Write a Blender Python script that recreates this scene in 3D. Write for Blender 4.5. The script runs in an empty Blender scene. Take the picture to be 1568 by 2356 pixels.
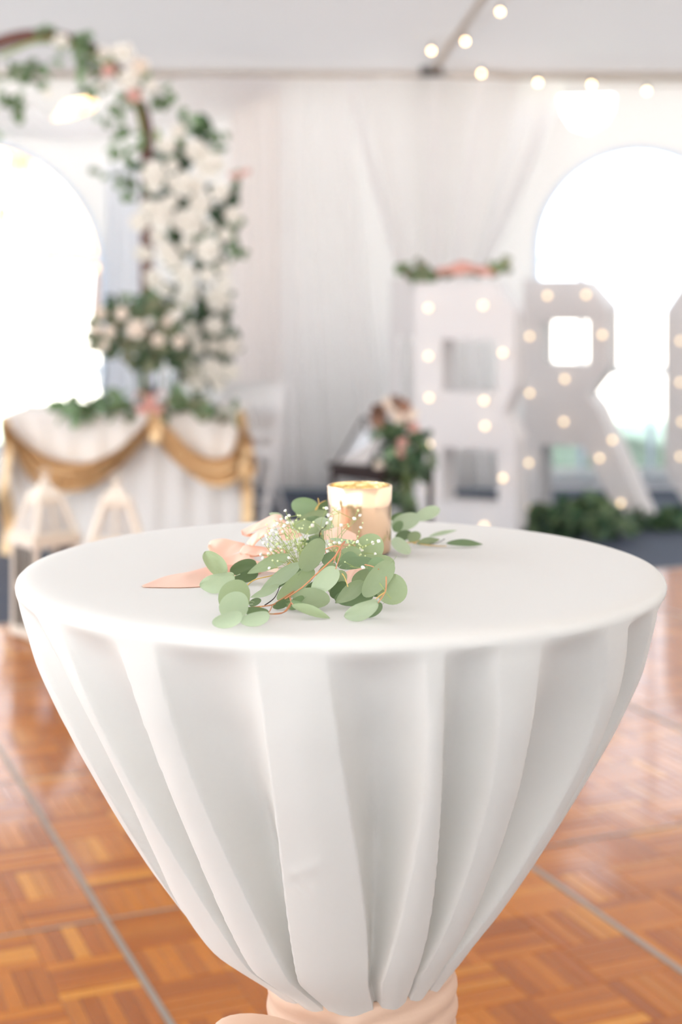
import bpy, bmesh, math, random
from mathutils import Vector, Matrix, Euler
import mathutils.noise as mnoise

# ------------------------------------------------------------------ camera, sky, sun, exposure
SC = bpy.context.scene
COL = SC.collection
F, CX, CY, H = 3400.0, 784.0, 690.0, 1.394      # focal length in pixels of a 1568x2356 frame, horizon row, eye height
cam_d = bpy.data.cameras.new('camera')
cam = bpy.data.objects.new('camera', cam_d)
COL.objects.link(cam)
cam.location = (0, 0, H)
cam.rotation_euler = (math.pi/2, 0, 0)
cam_d.sensor_fit = 'HORIZONTAL'
cam_d.sensor_width = 24.0
cam_d.lens = F/1568*24.0
cam_d.shift_y = (CY-1178)/1568.0
cam_d.clip_end = 400
cam_d.dof.use_dof = True
cam_d.dof.focus_distance = 1.59
cam_d.dof.aperture_fstop = 3.1
SC.camera = cam

world = bpy.data.worlds.new('sky')
SC.world = world
world.use_nodes = True
wbg = world.node_tree.nodes['Background']
wbg.inputs[0].default_value = (0.86, 0.93, 1.0, 1)
wbg.inputs[1].default_value = 4.4

sun_d = bpy.data.lights.new('sun', 'SUN')
sun_d.energy = 22.0
sun_d.angle = math.radians(3)
sun_d.color = (1.0, 0.97, 0.94)
sun = bpy.data.objects.new('sun', sun_d)
COL.objects.link(sun)
sun.location = (-10, -12, 20)
sun.rotation_euler = (math.radians(53), 0, math.radians(-24))

SC.view_settings.view_transform = 'Standard'
SC.view_settings.look = 'None'
SC.view_settings.exposure = 0.3
SC.view_settings.gamma = 1.0
SC.view_settings.use_curve_mapping = False
SC.cycles.max_bounces = 10
SC.cycles.diffuse_bounces = 6
SC.cycles.transparent_max_bounces = 16
SC.cycles.sample_clamp_indirect = 8.0
SC.cycles.caustics_reflective = False
SC.cycles.caustics_refractive = False

R = random.Random(7)
PI = math.pi

# ------------------------------------------------------------------ helpers
def at(x, y, Y):
    """point at distance Y whose picture position is (x, y)"""
    return Vector(((x-CX)/F*Y, Y, H-(y-CY)/F*Y))

TABLE_Z = 1.07
def gdist(g):
    """distance of the table-top point seen in picture row g"""
    return (H-TABLE_Z)*F/(g-CY)

def tg(o, label=None, cat=None, group=None, kind=None):
    if label: o['label'] = label
    if cat: o['category'] = cat
    if group: o['group'] = group
    if kind: o['kind'] = kind
    return o

ORG = {}
def empty(name, loc, label, cat, group=None):
    o = bpy.data.objects.new(name, None)
    o.empty_display_size = 0.05
    COL.objects.link(o)
    o.location = loc
    ORG[o.name] = Vector(loc)
    return tg(o, label, cat, group)

def org(parent):
    return ORG[parent.name] if parent is not None else Vector((0, 0, 0))

class MB:
    def __init__(s):
        s.v, s.f = [], []
    def add(s, vs, fs):
        n = len(s.v)
        s.v += [Vector(v) for v in vs]
        s.f += [tuple(i+n for i in f) for f in fs]
        return s
    def box(s, c, d, rot=0.0, M=None):
        """centre, full size"""
        x, y, z = d[0]/2, d[1]/2, d[2]/2
        vs = [Vector((i*x, j*y, k*z)) for i in (-1, 1) for j in (-1, 1) for k in (-1, 1)]
        if M is None:
            M = Matrix.Rotation(rot, 3, 'Z')
        c = Vector(c)
        return s.add([c + M @ v for v in vs], [(0,1,3,2),(4,6,7,5),(0,4,5,1),(2,3,7,6),(0,2,6,4),(1,5,7,3)])
    def bevbox(s, c, d, b, rot=0.0):
        """box with its upper edges chamfered"""
        M = Matrix.Rotation(rot, 3, 'Z')
        x, y, z = d[0]/2, d[1]/2, d[2]/2
        rings = [(x, y, -z), (x, y, z-b), (x-b, y-b, z)]
        vs, fs = [], []
        for (a, e, k) in rings:
            vs += [(-a,-e,k),(a,-e,k),(a,e,k),(-a,e,k)]
        for r in range(2):
            for i in range(4):
                j = (i+1) % 4
                fs.append((r*4+i, r*4+j, r*4+4+j, r*4+4+i))
        fs += [(8,9,10,11), (3,2,1,0)]
        c = Vector(c)
        return s.add([c + M @ Vector(v) for v in vs], fs)
    def bar(s, a, b, w, t=None, up=(0,0,1)):
        a, b = Vector(a), Vector(b)
        t = w if t is None else t
        d = (b-a).normalized()
        u = Vector(up)
        if abs(d.dot(u)) > .98: u = Vector((0,1,0))
        sx = d.cross(u).normalized(); sz = sx.cross(d).normalized()
        vs = []
        for p in (a, b):
            for i, j in ((-1,-1),(1,-1),(1,1),(-1,1)):
                vs.append(p + sx*(i*w/2) + sz*(j*t/2))
        return s.add(vs, [(0,1,2,3),(7,6,5,4),(0,4,5,1),(1,5,6,2),(2,6,7,3),(3,7,4,0)])
    def tube(s, pts, r, n=6, cap=True):
        pts = [Vector(p) for p in pts]
        rs = r if isinstance(r, (list, tuple)) else [r]*len(pts)
        vs, fs = [], []
        u = None
        for i, p in enumerate(pts):
            d = (pts[min(i+1, len(pts)-1)]-pts[max(i-1, 0)])
            if d.length < 1e-9: d = Vector((0,0,1))
            d.normalize()
            if u is None:
                u = d.cross(Vector((0,0,1)))
                if u.length < .1: u = d.cross(Vector((0,1,0)))
            u = (u - d*u.dot(d)).normalized()
            w = d.cross(u)
            for k in range(n):
                a = 2*PI*k/n
                vs.append(p + (u*math.cos(a)+w*math.sin(a))*rs[i])
        for i in range(len(pts)-1):
            for k in range(n):
                k2 = (k+1) % n
                fs.append((i*n+k, i*n+k2, (i+1)*n+k2, (i+1)*n+k))
        if cap:
            fs.append(tuple(range(n-1, -1, -1)))
            m = (len(pts)-1)*n
            fs.append(tuple(range(m, m+n)))
        return s.add(vs, fs)
    def lathe(s, c, prof, n=32, closed=False):
        c = Vector(c)
        vs, fs = [], []
        for (r, z) in prof:
            for k in range(n):
                a = 2*PI*k/n
                vs.append(c + Vector((r*math.cos(a), r*math.sin(a), z)))
        m = len(prof)
        for i in range(m if closed else m-1):
            i2 = (i+1) % m
            for k in range(n):
                k2 = (k+1) % n
                fs.append((i*n+k, i*n+k2, i2*n+k2, i2*n+k))
        return s.add(vs, fs)
    def sphere(s, c, r, n=10, m=7, sc=(1,1,1)):
        c = Vector(c)
        vs, fs = [], []
        for i in range(m+1):
            th = PI*i/m
            for k in range(n):
                a = 2*PI*k/n
                vs.append(c + Vector((r*sc[0]*math.sin(th)*math.cos(a), r*sc[1]*math.sin(th)*math.sin(a), r*sc[2]*math.cos(th))))
        for i in range(m):
            for k in range(n):
                k2 = (k+1) % n
                fs.append((i*n+k, (i+1)*n+k, (i+1)*n+k2, i*n+k2))
        return s.add(vs, fs)
    def grid(s, nu, nv, fn, wrap=False):
        vs = [fn(i/(nu if wrap else nu-1), j/(nv-1)) for j in range(nv) for i in range(nu)]
        fs = []
        for j in range(nv-1):
            for i in range(nu if wrap else nu-1):
                i2 = (i+1) % nu
                fs.append((j*nu+i, j*nu+i2, (j+1)*nu+i2, (j+1)*nu+i))
        return s.add(vs, fs)
    def mesh(s, name, mat, o=Vector((0,0,0)), smooth=True, angle=40):
        me = bpy.data.meshes.new(name)
        me.from_pydata([tuple(v-o) for v in s.v], [], s.f)
        if mat: me.materials.append(mat)
        finish(me, smooth, angle)
        return me
    def build(s, name, mat, parent=None, smooth=True, angle=40):
        o = bpy.data.objects.new(name, s.mesh(name, mat, org(parent), smooth, angle))
        COL.objects.link(o)
        if parent is not None:
            o.parent = parent
            ORG[o.name] = org(parent)
        else:
            ORG[o.name] = Vector((0,0,0))
        return o

def finish(me, smooth, angle):
    bm = bmesh.new(); bm.from_mesh(me)
    bmesh.ops.remove_doubles(bm, verts=bm.verts, dist=1e-6)
    bmesh.ops.recalc_face_normals(bm, faces=bm.faces)
    if smooth:
        lim = math.radians(angle)
        for f in bm.faces: f.smooth = True
        for e in bm.edges:
            if len(e.link_faces) == 2 and e.calc_face_angle(0) > lim: e.smooth = False
    bm.to_mesh(me); bm.free(); me.update()

def inst(name, me, M, parent):
    """place shared mesh data with world matrix M under parent"""
    o = bpy.data.objects.new(name, me)
    COL.objects.link(o)
    if parent is not None:
        o.parent = parent
        M = Matrix.Translation(-org(parent)) @ M
    o.matrix_basis = M
    return o

def frame(p, ax, ay, az):
    return Matrix(((ax.x, ay.x, az.x, p.x), (ax.y, ay.y, az.y, p.y), (ax.z, ay.z, az.z, p.z), (0,0,0,1)))

def poly_solid(name, outer, holes, depth, mat, parent=None, M=None):
    """flat outline with holes, extruded; outline in local x (right) and z (up), depth towards +y"""
    cu = bpy.data.curves.new(name, 'CURVE')
    cu.dimensions = '2D'; cu.fill_mode = 'BOTH'; cu.extrude = depth/2
    for ring in [outer]+holes:
        sp = cu.splines.new('POLY')
        sp.points.add(len(ring)-1)
        for i, (x, z) in enumerate(ring): sp.points[i].co = (x, z, 0, 1)
        sp.use_cyclic_u = True
    tmp = bpy.data.objects.new(name, cu)
    COL.objects.link(tmp)
    dg = bpy.context.evaluated_depsgraph_get()
    me = bpy.data.meshes.new_from_object(tmp.evaluated_get(dg))
    bpy.data.objects.remove(tmp); bpy.data.curves.remove(cu)
    T = Matrix(((1,0,0,0),(0,0,1,depth/2),(0,1,0,0),(0,0,0,1)))
    me.transform(T)
    if M is not None: me.transform(M)
    me.transform(Matrix.Translation(-org(parent)))
    me.materials.clear(); me.materials.append(mat)
    bm = bmesh.new(); bm.from_mesh(me)
    bmesh.ops.remove_doubles(bm, verts=bm.verts, dist=1e-5)
    bmesh.ops.recalc_face_normals(bm, faces=bm.faces)
    for f in bm.faces: f.smooth = False
    bm.to_mesh(me); bm.free()
    me.name = name
    o = bpy.data.objects.new(name, me)
    COL.objects.link(o)
    if parent is not None: o.parent = parent
    ORG[o.name] = org(parent)
    return o

def smooth_pts(pts, n):
    """Catmull-Rom through points, n samples"""
    P = [Vector(p) for p in pts]
    out = []
    m = len(P)-1
    for k in range(n):
        t = k/(n-1)*m
        i = min(int(t), m-1); u = t-i
        p0, p1, p2, p3 = P[max(i-1,0)], P[i], P[i+1], P[min(i+2,m)]
        out.append(.5*((2*p1)+(p2-p0)*u+(2*p0-5*p1+4*p2-p3)*u*u+(3*p1-p0-3*p2+p3)*u*u*u))
    return out

def lerp_tab(tab, t):
    if t <= tab[0][0]: return tab[0][1]
    for (a, x), (b, y) in zip(tab, tab[1:]):
        if t <= b: return x+(y-x)*(t-a)/(b-a)
    return tab[-1][1]

# ------------------------------------------------------------------ materials
def srgb(r, g, b):
    f = lambda c: (c/255/12.92) if c/255 <= .04045 else ((c/255+.055)/1.055)**2.4
    return (f(r), f(g), f(b), 1)

def mat(name, col, rough=.6, metal=0.0, trans=0.0, trans_col=None, var=0.0, bump=0.0, bscale=60, coat=0.0, sheen=0.0, emit=None, estr=0, hue_obj=0.0, spec=.5, noise_col=None, nscale=6):
    m = bpy.data.materials.new(name); m.use_nodes = True
    nt = m.node_tree; N = nt.nodes; L = nt.links
    p = N['Principled BSDF']
    p.inputs['Base Color'].default_value = col
    p.inputs['Roughness'].default_value = rough
    p.inputs['Metallic'].default_value = metal
    p.inputs['Specular IOR Level'].default_value = spec
    p.inputs['Coat Weight'].default_value = coat
    p.inputs['Coat Roughness'].default_value = .08
    p.inputs['Sheen Weight'].default_value = sheen
    if emit:
        p.inputs['Emission Color'].default_value = emit
        p.inputs['Emission Strength'].default_value = estr
    src = None
    if var or noise_col:
        tc = N.new('ShaderNodeTexCoord'); nz = N.new('ShaderNodeTexNoise')
        nz.inputs['Scale'].default_value = nscale; nz.inputs['Detail'].default_value = 4
        L.new(tc.outputs['Object'], nz.inputs['Vector'])
        mx = N.new('ShaderNodeMix'); mx.data_type = 'RGBA'
        c2 = noise_col or tuple(c*(1-var) for c in col[:3])+(1,)
        mx.inputs[6].default_value = col; mx.inputs[7].default_value = c2
        L.new(nz.outputs['Fac'], mx.inputs[0])
        src = mx.outputs[2]
    if hue_obj:
        oi = N.new('ShaderNodeObjectInfo')
        hs = N.new('ShaderNodeHueSaturation')
        mr = N.new('ShaderNodeMapRange')
        mr.inputs[3].default_value = 1-hue_obj; mr.inputs[4].default_value = 1+hue_obj*.7
        L.new(oi.outputs['Random'], mr.inputs[0]); L.new(mr.outputs[0], hs.inputs['Value'])
        if src: L.new(src, hs.inputs['Color'])
        else: hs.inputs['Color'].default_value = col
        src = hs.outputs[0]
    if src: L.new(src, p.inputs['Base Color'])
    if bump:
        tc = N.new('ShaderNodeTexCoord'); nz = N.new('ShaderNodeTexNoise')
        nz.inputs['Scale'].default_value = bscale; nz.inputs['Detail'].default_value = 3
        L.new(tc.outputs['Object'], nz.inputs['Vector'])
        b = N.new('ShaderNodeBump'); b.inputs['Strength'].default_value = bump; b.inputs['Distance'].default_value = .002
        L.new(nz.outputs['Fac'], b.inputs['Height']); L.new(b.outputs[0], p.inputs['Normal'])
    if trans:
        t = N.new('ShaderNodeBsdfTranslucent')
        t.inputs[0].default_value = trans_col or col
        if src and not trans_col: L.new(src, t.inputs[0])
        ms = N.new('ShaderNodeMixShader'); ms.inputs[0].default_value = trans
        L.new(p.outputs[0], ms.inputs[1]); L.new(t.outputs[0], ms.inputs[2])
        L.new(ms.outputs[0], N['Material Output'].inputs[0])
    return m

M = {}
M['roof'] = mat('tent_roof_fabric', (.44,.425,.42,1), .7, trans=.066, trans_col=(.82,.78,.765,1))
M['wall'] = mat('tent_wall_fabric', (.86,.835,.83,1), .6, trans=.25, trans_col=(.9,.9,.9,1))
M['rearwall'] = mat('light_passing_tent_wall', (.82,.83,.84,1), .6, trans=.56)  # extra translucent, so unseen walls light the tent from front and left
M['rightwall'] = mat('dim_tent_wall', (.82,.80,.79,1), .6, trans=.36)  # less translucent copy, keeps the light from the right weaker
M['drape'] = mat('white_drape', (.91,.90,.90,1), .8, trans=.92, trans_col=(.985,.97,.968,1))
M['sheer'] = mat('sheer_drape', (.86,.87,.9,1), .8, trans=.55, trans_col=(.88,.9,.95,1))
M['pole'] = mat('grey_beige_pole', srgb(190,178,166), .5, var=.15)
M['darkmetal'] = mat('dark_metal', srgb(70,62,60), .5, .3)
M['cloth'] = mat('ivory_polyester', (.78,.777,.75,1), .75, trans=.18, trans_col=(.90,.85,.74,1), bump=.05, bscale=900, sheen=.1)
M['sash'] = mat('blush_satin_sash', srgb(214,182,158), .5, trans=.12, bump=.04, bscale=500, sheen=.2)
M['ribbon'] = mat('peach_silk_ribbon', srgb(251,218,200), .55, trans=.24, trans_col=srgb(252,182,140), bump=.04, bscale=800)
M['skirt'] = mat('ivory_skirt', srgb(250,244,238), .8, trans=.1)
M['white'] = mat('white_paint', (.71,.69,.69,1), .5)
M['chairwhite'] = mat('white_resin', (.95,.94,.95,1), .35)
M['lantern'] = mat('cream_metal', srgb(230,219,204), .5, var=.05)
M['bulb'] = mat('warm_bulb', (1,.85,.6,1), .3, emit=(1,.74,.44,1), estr=2.5)
M['bulb2'] = mat('string_bulb', (1,.85,.6,1), .3, emit=(1,.66,.33,1), estr=16)
M['wire'] = mat('white_cable', srgb(190,180,170), .6)
M['wood'] = mat('mahogany', srgb(112,52,30), .4, noise_col=srgb(70,30,18), nscale=9)
M['darkwood'] = mat('espresso_wood', srgb(46,33,31), .6, var=.3, spec=.25)
M['carpet'] = mat('navy_carpet', srgb(62,72,92), .75, var=.4, bump=.5, bscale=300)
M['leaf'] = mat('eucalyptus_leaf', srgb(150,166,132), .55, trans=.18, trans_col=srgb(170,188,118), hue_obj=.26, noise_col=srgb(140,158,122), nscale=5)
M['leafpale'] = mat('pale_eucalyptus_leaf', srgb(180,195,166), .55, trans=.15, trans_col=srgb(190,205,150), hue_obj=.12, noise_col=srgb(170,190,160), nscale=5)
M['leafdark'] = mat('dark_eucalyptus_leaf', srgb(112,134,98), .55, trans=.15, trans_col=srgb(120,150,80), hue_obj=.35)  # dark tone also paints the shade on inner leaves of the sprays
M['leafdeep'] = mat('deep_green_leaf', srgb(62,92,66), .5, trans=.12, trans_col=srgb(80,120,60), hue_obj=.5)
M['leafmid'] = mat('mid_green_leaf', srgb(122,150,112), .5, trans=.2, trans_col=srgb(140,175,100), hue_obj=.45)
M['leafolive'] = mat('olive_leaf', srgb(128,132,104), .5, trans=.15, trans_col=srgb(140,150,90), hue_obj=.4)
M['stem'] = mat('red_orange_stem', srgb(184,112,88), .5, noise_col=srgb(200,150,96), nscale=25)
M['stemyellow'] = mat('yellow_stem', srgb(205,170,95), .5)
M['stemgreen'] = mat('thin_green_stem', srgb(150,165,95), .6)
M['breath'] = mat('white_blossom', srgb(250,248,242), .7, trans=.2)
M['bud'] = mat('green_white_bud', srgb(212,222,170), .7)
M['rose'] = mat('cream_white_rose', srgb(250,247,240), .75, trans=.25, trans_col=srgb(252,248,238))
M['rosepink'] = mat('pink_rose', srgb(232,188,178), .75, trans=.2)
M['rosecream'] = mat('cream_rose', srgb(246,234,220), .75, trans=.2)
M['dried'] = mat('dried_brown_flower', srgb(150,118,100), .8, hue_obj=.5)
M['pinksatin'] = mat('pink_satin', srgb(222,164,150), .45, trans=.1)
M['flutes'] = mat('grey_glass', (.9,.92,.95,1), .05)
M['metalseam'] = mat('aluminium_seam', srgb(158,148,138), .45, .6)
M['trunk'] = mat('bark', srgb(110,90,75), .9)
M['autumn'] = mat('autumn_leaves', srgb(236,208,160), .8, noise_col=srgb(240,190,140), nscale=1)
M['lawn'] = mat('lawn', srgb(150,178,150), .9, noise_col=srgb(190,196,176), nscale=.25)
M['hedge'] = mat('hedge_green', srgb(205,224,208), .9, noise_col=srgb(176,200,178), nscale=9)
M['field'] = mat('far_field', srgb(214,205,190), .9, var=.1, nscale=.1)
M['frame'] = mat('white_vinyl_bar', (.80,.86,.95,1), .5, trans=.42)
M['blush'] = mat('shade_tinted_drape', (.92,.87,.85,1), .8, trans=.72, trans_col=(.95,.90,.88,1))  # pinkish tint paints shade onto a white drape
M['card'] = mat('white_card', (.90,.93,.97,1), .35)

def glassmat(name, tint, alpha, rough=.02):
    m = bpy.data.materials.new(name); m.use_nodes = True
    N = m.node_tree.nodes; L = m.node_tree.links
    t = N.new('ShaderNodeBsdfTransparent'); t.inputs[0].default_value = tint
    g = N.new('ShaderNodeBsdfGlossy'); g.inputs['Roughness'].default_value = rough
    fr = N.new('ShaderNodeFresnel'); fr.inputs[0].default_value = 1.45
    ad = N.new('ShaderNodeMath'); ad.operation = 'ADD'; ad.inputs[1].default_value = alpha
    L.new(fr.outputs[0], ad.inputs[0])
    ms = N.new('ShaderNodeMixShader')
    L.new(ad.outputs[0], ms.inputs[0]); L.new(t.outputs[0], ms.inputs[1]); L.new(g.outputs[0], ms.inputs[2])
    L.new(ms.outputs[0], N['Material Output'].inputs[0])
    return m
M['glass'] = glassmat('clear_glass', (.93,.95,.97,1), .05)
M['frost'] = mat('frosted_pane', (.80,.79,.78,1), .5, trans=.5)
M['vinyl'] = glassmat('clear_vinyl', (.95,.96,.97,1), .0, .15)

def gold_mercury():
    m = bpy.data.materials.new('mercury_glass_gold'); m.use_nodes = True
    N = m.node_tree.nodes; L = m.node_tree.links
    p = N['Principled BSDF']
    p.inputs['Metallic'].default_value = .88
    p.inputs['Roughness'].default_value = .18
    tc = N.new('ShaderNodeTexCoord')
    v = N.new('ShaderNodeTexVoronoi'); v.inputs['Scale'].default_value = 150
    n = N.new('ShaderNodeTexNoise'); n.inputs['Scale'].default_value = 55; n.inputs['Detail'].default_value = 2
    L.new(tc.outputs['Object'], v.inputs['Vector']); L.new(tc.outputs['Object'], n.inputs['Vector'])
    a = N.new('ShaderNodeMath'); a.operation = 'LESS_THAN'; a.inputs[1].default_value = .17
    b = N.new('ShaderNodeMath'); b.operation = 'GREATER_THAN'; b.inputs[1].default_value = .60
    L.new(v.outputs['Distance'], a.inputs[0]); L.new(n.outputs['Fac'], b.inputs[0])
    c = N.new('ShaderNodeMath'); c.operation = 'MULTIPLY'
    L.new(a.outputs[0], c.inputs[0]); L.new(b.outputs[0], c.inputs[1])
    mx = N.new('ShaderNodeMix'); mx.data_type = 'RGBA'
    mx.inputs[6].default_value = (.82,.58,.40,1); mx.inputs[7].default_value = (.42,.27,.13,1)
    L.new(c.outputs[0], mx.inputs[0]); L.new(mx.outputs[2], p.inputs['Base Color'])
    return m
M['mercury'] = gold_mercury()
M['mercuryin'] = mat('mercury_glass_inside', (.95,.80,.50,1), .2, .85, bump=.4, bscale=120)

def sequin():
    m = bpy.data.materials.new('gold_sequin_cloth'); m.use_nodes = True
    N = m.node_tree.nodes; L = m.node_tree.links
    p = N['Principled BSDF']
    p.inputs['Base Color'].default_value = srgb(247,212,162)
    p.inputs['Metallic'].default_value = .3
    p.inputs['Roughness'].default_value = .32
    tc = N.new('ShaderNodeTexCoord')
    v = N.new('ShaderNodeTexVoronoi'); v.inputs['Scale'].default_value = 120
    L.new(tc.outputs['Object'], v.inputs['Vector'])
    g = N.new('ShaderNodeNewGeometry')
    vm = N.new('ShaderNodeVectorMath'); vm.operation = 'SUBTRACT'; vm.inputs[1].default_value = (.5,.5,.5)
    L.new(v.outputs['Color'], vm.inputs[0])
    sc = N.new('ShaderNodeVectorMath'); sc.operation = 'SCALE'; sc.inputs['Scale'].default_value = .75
    L.new(vm.outputs[0], sc.inputs[0])
    ad = N.new('ShaderNodeVectorMath'); ad.operation = 'ADD'
    L.new(sc.outputs[0], ad.inputs[0]); L.new(g.outputs['Normal'], ad.inputs[1])
    nr = N.new('ShaderNodeVectorMath'); nr.operation = 'NORMALIZE'
    L.new(ad.outputs[0], nr.inputs[0]); L.new(nr.outputs[0], p.inputs['Normal'])
    return m
M['sequin'] = sequin()

def parquet():
    m = bpy.data.materials.new('parquet_oak'); m.use_nodes = True
    N = m.node_tree.nodes; L = m.node_tree.links
    p = N['Principled BSDF']
    oi = N.new('ShaderNodeObjectInfo'); g = N.new('ShaderNodeNewGeometry')
    a = N.new('ShaderNodeMath'); a.operation = 'ADD'
    fr = N.new('ShaderNodeMath'); fr.operation = 'FRACT'
    L.new(oi.outputs['Random'], a.inputs[0]); L.new(g.outputs['Random Per Island'], a.inputs[1]); L.new(a.outputs[0], fr.inputs[0])
    cr = N.new('ShaderNodeValToRGB')
    e = cr.color_ramp.elements
    e[0].position = 0; e[0].color = srgb(144,78,24)
    e[1].position = 1; e[1].color = srgb(196,130,44)
    for pos, c in ((.3, srgb(162,92,24)), (.6, srgb(180,108,28)), (.85, srgb(154,84,24))):
        k = e.new(pos); k.color = c
    L.new(fr.outputs[0], cr.inputs[0])
    tc = N.new('ShaderNodeTexCoord')
    n = N.new('ShaderNodeTexNoise'); n.inputs['Scale'].default_value = 14; n.inputs['Detail'].default_value = 6
    L.new(tc.outputs['Object'], n.inputs['Vector'])
    hs = N.new('ShaderNodeHueSaturation')
    mr = N.new('ShaderNodeMapRange'); mr.inputs[3].default_value = .8; mr.inputs[4].default_value = 1.2
    L.new(n.outputs['Fac'], mr.inputs[0]); L.new(mr.outputs[0], hs.inputs['Value']); L.new(cr.outputs[0], hs.inputs['Color'])
    L.new(hs.outputs[0], p.inputs['Base Color'])
    p.inputs['Roughness'].default_value = .35
    p.inputs['Specular IOR Level'].default_value = .12
    p.inputs['Coat Weight'].default_value = .45
    p.inputs['Coat Roughness'].default_value = .1
    n2 = N.new('ShaderNodeTexNoise'); n2.inputs['Scale'].default_value = 5; n2.inputs['Detail'].default_value = 2
    L.new(tc.outputs['Object'], n2.inputs['Vector'])
    b = N.new('ShaderNodeBump'); b.inputs['Strength'].default_value = .10; b.inputs['Distance'].default_value = .01
    L.new(n2.outputs['Fac'], b.inputs['Height']); L.new(b.outputs[0], p.inputs['Coat Normal'])
    return m
M['parquet'] = parquet()

# ------------------------------------------------------------------ setting: outside, floor, walls, roof
WY = 10.9                                   # back wall
XL, XR, YB, YR = -5.4, 6.5, -2.2, 4.4       # tent ends, open rear side, ridge
EAVE, SLOPE = 3.08, .40
def roof_z(Y): return EAVE+SLOPE*(WY-Y) if Y > YR else EAVE+SLOPE*(WY-YR)-(YR-Y)*SLOPE

g = MB().box((0, 60, -.06), (240, 200, .05)).build('ground', M['field']); tg(g, kind='structure')
g = MB().box((0, 14.6, -.03), (60, 6.5, .03)).build('lawn', M['lawn']); tg(g, kind='structure')
fl = MB().box((-.75, 4.3, -.024), (15.5, 13.6, .02)).build('floor', M['carpet']); tg(fl, kind='structure')

# dance floor: panels turned 22.8 degrees
ANG = math.radians(22.8)
CV = Vector((math.cos(ANG), math.sin(ANG), 0)); LV = Vector((-math.sin(ANG), math.cos(ANG), 0))
PAN, C0, L0, NT, NS = 1.04, .80, 3.27, 6, 5
def fl_pt(c, l, z=0): return CV*c+LV*l+Vector((0,0,z))
df = empty('dance_floor', (0,0,0), 'glossy orange-brown parquet dance floor under the tall cocktail table', 'dance floor')
bd = MB()
cs0, cs1, ls0, ls1 = C0-4*PAN, C0+5*PAN, L0-2*PAN, L0+3*PAN
ctr = fl_pt((cs0+cs1)/2, (ls0+ls1)/2, -.0095)
bd.box(ctr, (cs1-cs0, ls1-ls0, .008), rot=ANG)
bd.build('subfloor', M['darkwood'], df)
strips = []
tile = PAN/NT
for pi in range(-4, 5):
    for pj in range(-2, 3):
        for ti in range(NT):
            for tj in range(NT):
                c0 = C0+pi*PAN+ti*tile; l0 = L0+pj*PAN+tj*tile
                along = (ti+tj+pi*NT+pj*NT) % 2
                for s in range(NS):
                    o = (s+.5)*tile/NS
                    c, l = (c0+tile/2, l0+o) if along else (c0+o, l0+tile/2)
                    p = fl_pt(c, l)
                    vis = False
                    if p.y > .9:
                        px, py = CX+F*p.x/p.y, CY+F*H/p.y
                        if -60 < px < 1630 and py < 2420:
                            lx = lerp_tab([(1400,60),(1500,100),(1650,165),(1800,240),(1960,335),(2100,425),(2190,500),(2290,622)], py)
                            rx = lerp_tab([(1400,1512),(1500,1478),(1650,1412),(1800,1330),(1960,1240),(2090,1150),(2190,1075),(2240,1040)], py)
                            vis = px < lx+14 or px > rx-14
                    strips.append((0 if vis else 1, p.y, p, along))
strips.sort(key=lambda t: (t[0], t[1]))
sl, sw, sh = tile-.0012, tile/NS-.0012, .0055
bm_strip = MB().bevbox((0,0,-sh/2), (sl, sw, sh), .0012).mesh('wood_strip', M['parquet'], smooth=False)
rest = MB()
for i, (v, _, p, along) in enumerate(strips):
    dz = R.uniform(-.0004, .0004)
    a = ANG if along else ANG+PI/2
    if i < 296:
        inst('wood_strip', bm_strip, Matrix.Translation(p+Vector((0,0,dz))) @ Matrix.Rotation(a+(PI if R.random()<.5 else 0), 4, 'Z'), df)
    else:
        rest.bevbox(p+Vector((0,0,dz-sh/2)), (sl, sw, sh), .0012, rot=a)
o = rest.build('parquet_strips', M['parquet'], df, smooth=False); o['kind'] = 'stuff'
for i in range(-4, 6):
    MB().box(fl_pt(C0+i*PAN, (ls0+ls1)/2, .0008), (.014, ls1-ls0, .003), rot=ANG).build('seam_strip', M['metalseam'], df)
for j in range(-1, 3):
    MB().box(fl_pt((cs0+cs1)/2, L0+j*PAN, .0004), (cs1-cs0, .006, .002), rot=ANG).build('cross_seam', M['metalseam'], df)
ed = MB()
for (a, b, q) in (((cs0,ls1),(cs1,ls1),LV), ((cs0,ls0),(cs1,ls0),-LV)):
    A, B = fl_pt(*a), fl_pt(*b)
    ed.add([A+Vector((0,0,.003)), B+Vector((0,0,.003)), B+q*.09+Vector((0,0,-.012)), A+q*.09+Vector((0,0,-.012)), A+Vector((0,0,-.013)), B+Vector((0,0,-.013))],
           [(0,1,2,3),(0,4,5,1),(3,2,5,4),(0,3,4),(1,5,2)])
ed.build('edge_ramp', M['metalseam'], df, smooth=False)

# back wall with two arched windows and two gaps under the eave
def arch_ring(cx, r, spring, bottom, n=28):
    ring = [(cx-r, bottom), (cx+r, bottom)]
    ring += [(cx+r*math.cos(PI*k/n), spring+r*math.sin(PI*k/n)) for k in range(n+1)]
    return ring
def wx(px, Y=WY): return (px-CX)/F*Y
def wz(py, Y=WY): return H-(py-CY)/F*Y
W1 = (wx(-81), 1.03, wz(640), .30)
W2 = (wx(1470), .765, wz(578), .06)
gap1 = [(wx(x), wz(y)) for x, y in ((120,276),(150,232),(205,222),(222,232),(215,252),(160,272))]
gap2 = [(wx(x), wz(y)) for x, y in ((1284,222),(1412,218),(1408,252),(1390,282),(1352,304),(1316,292),(1296,262))]
wo = poly_solid('wall_back', [(XL,0),(XR,0),(XR,EAVE+.05),(XL,EAVE+.05)], [arch_ring(*W1), arch_ring(*W2), gap1, gap2], .02, M['wall'], None, Matrix.Translation((0,WY,0)))
tg(wo, kind='structure')
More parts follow.
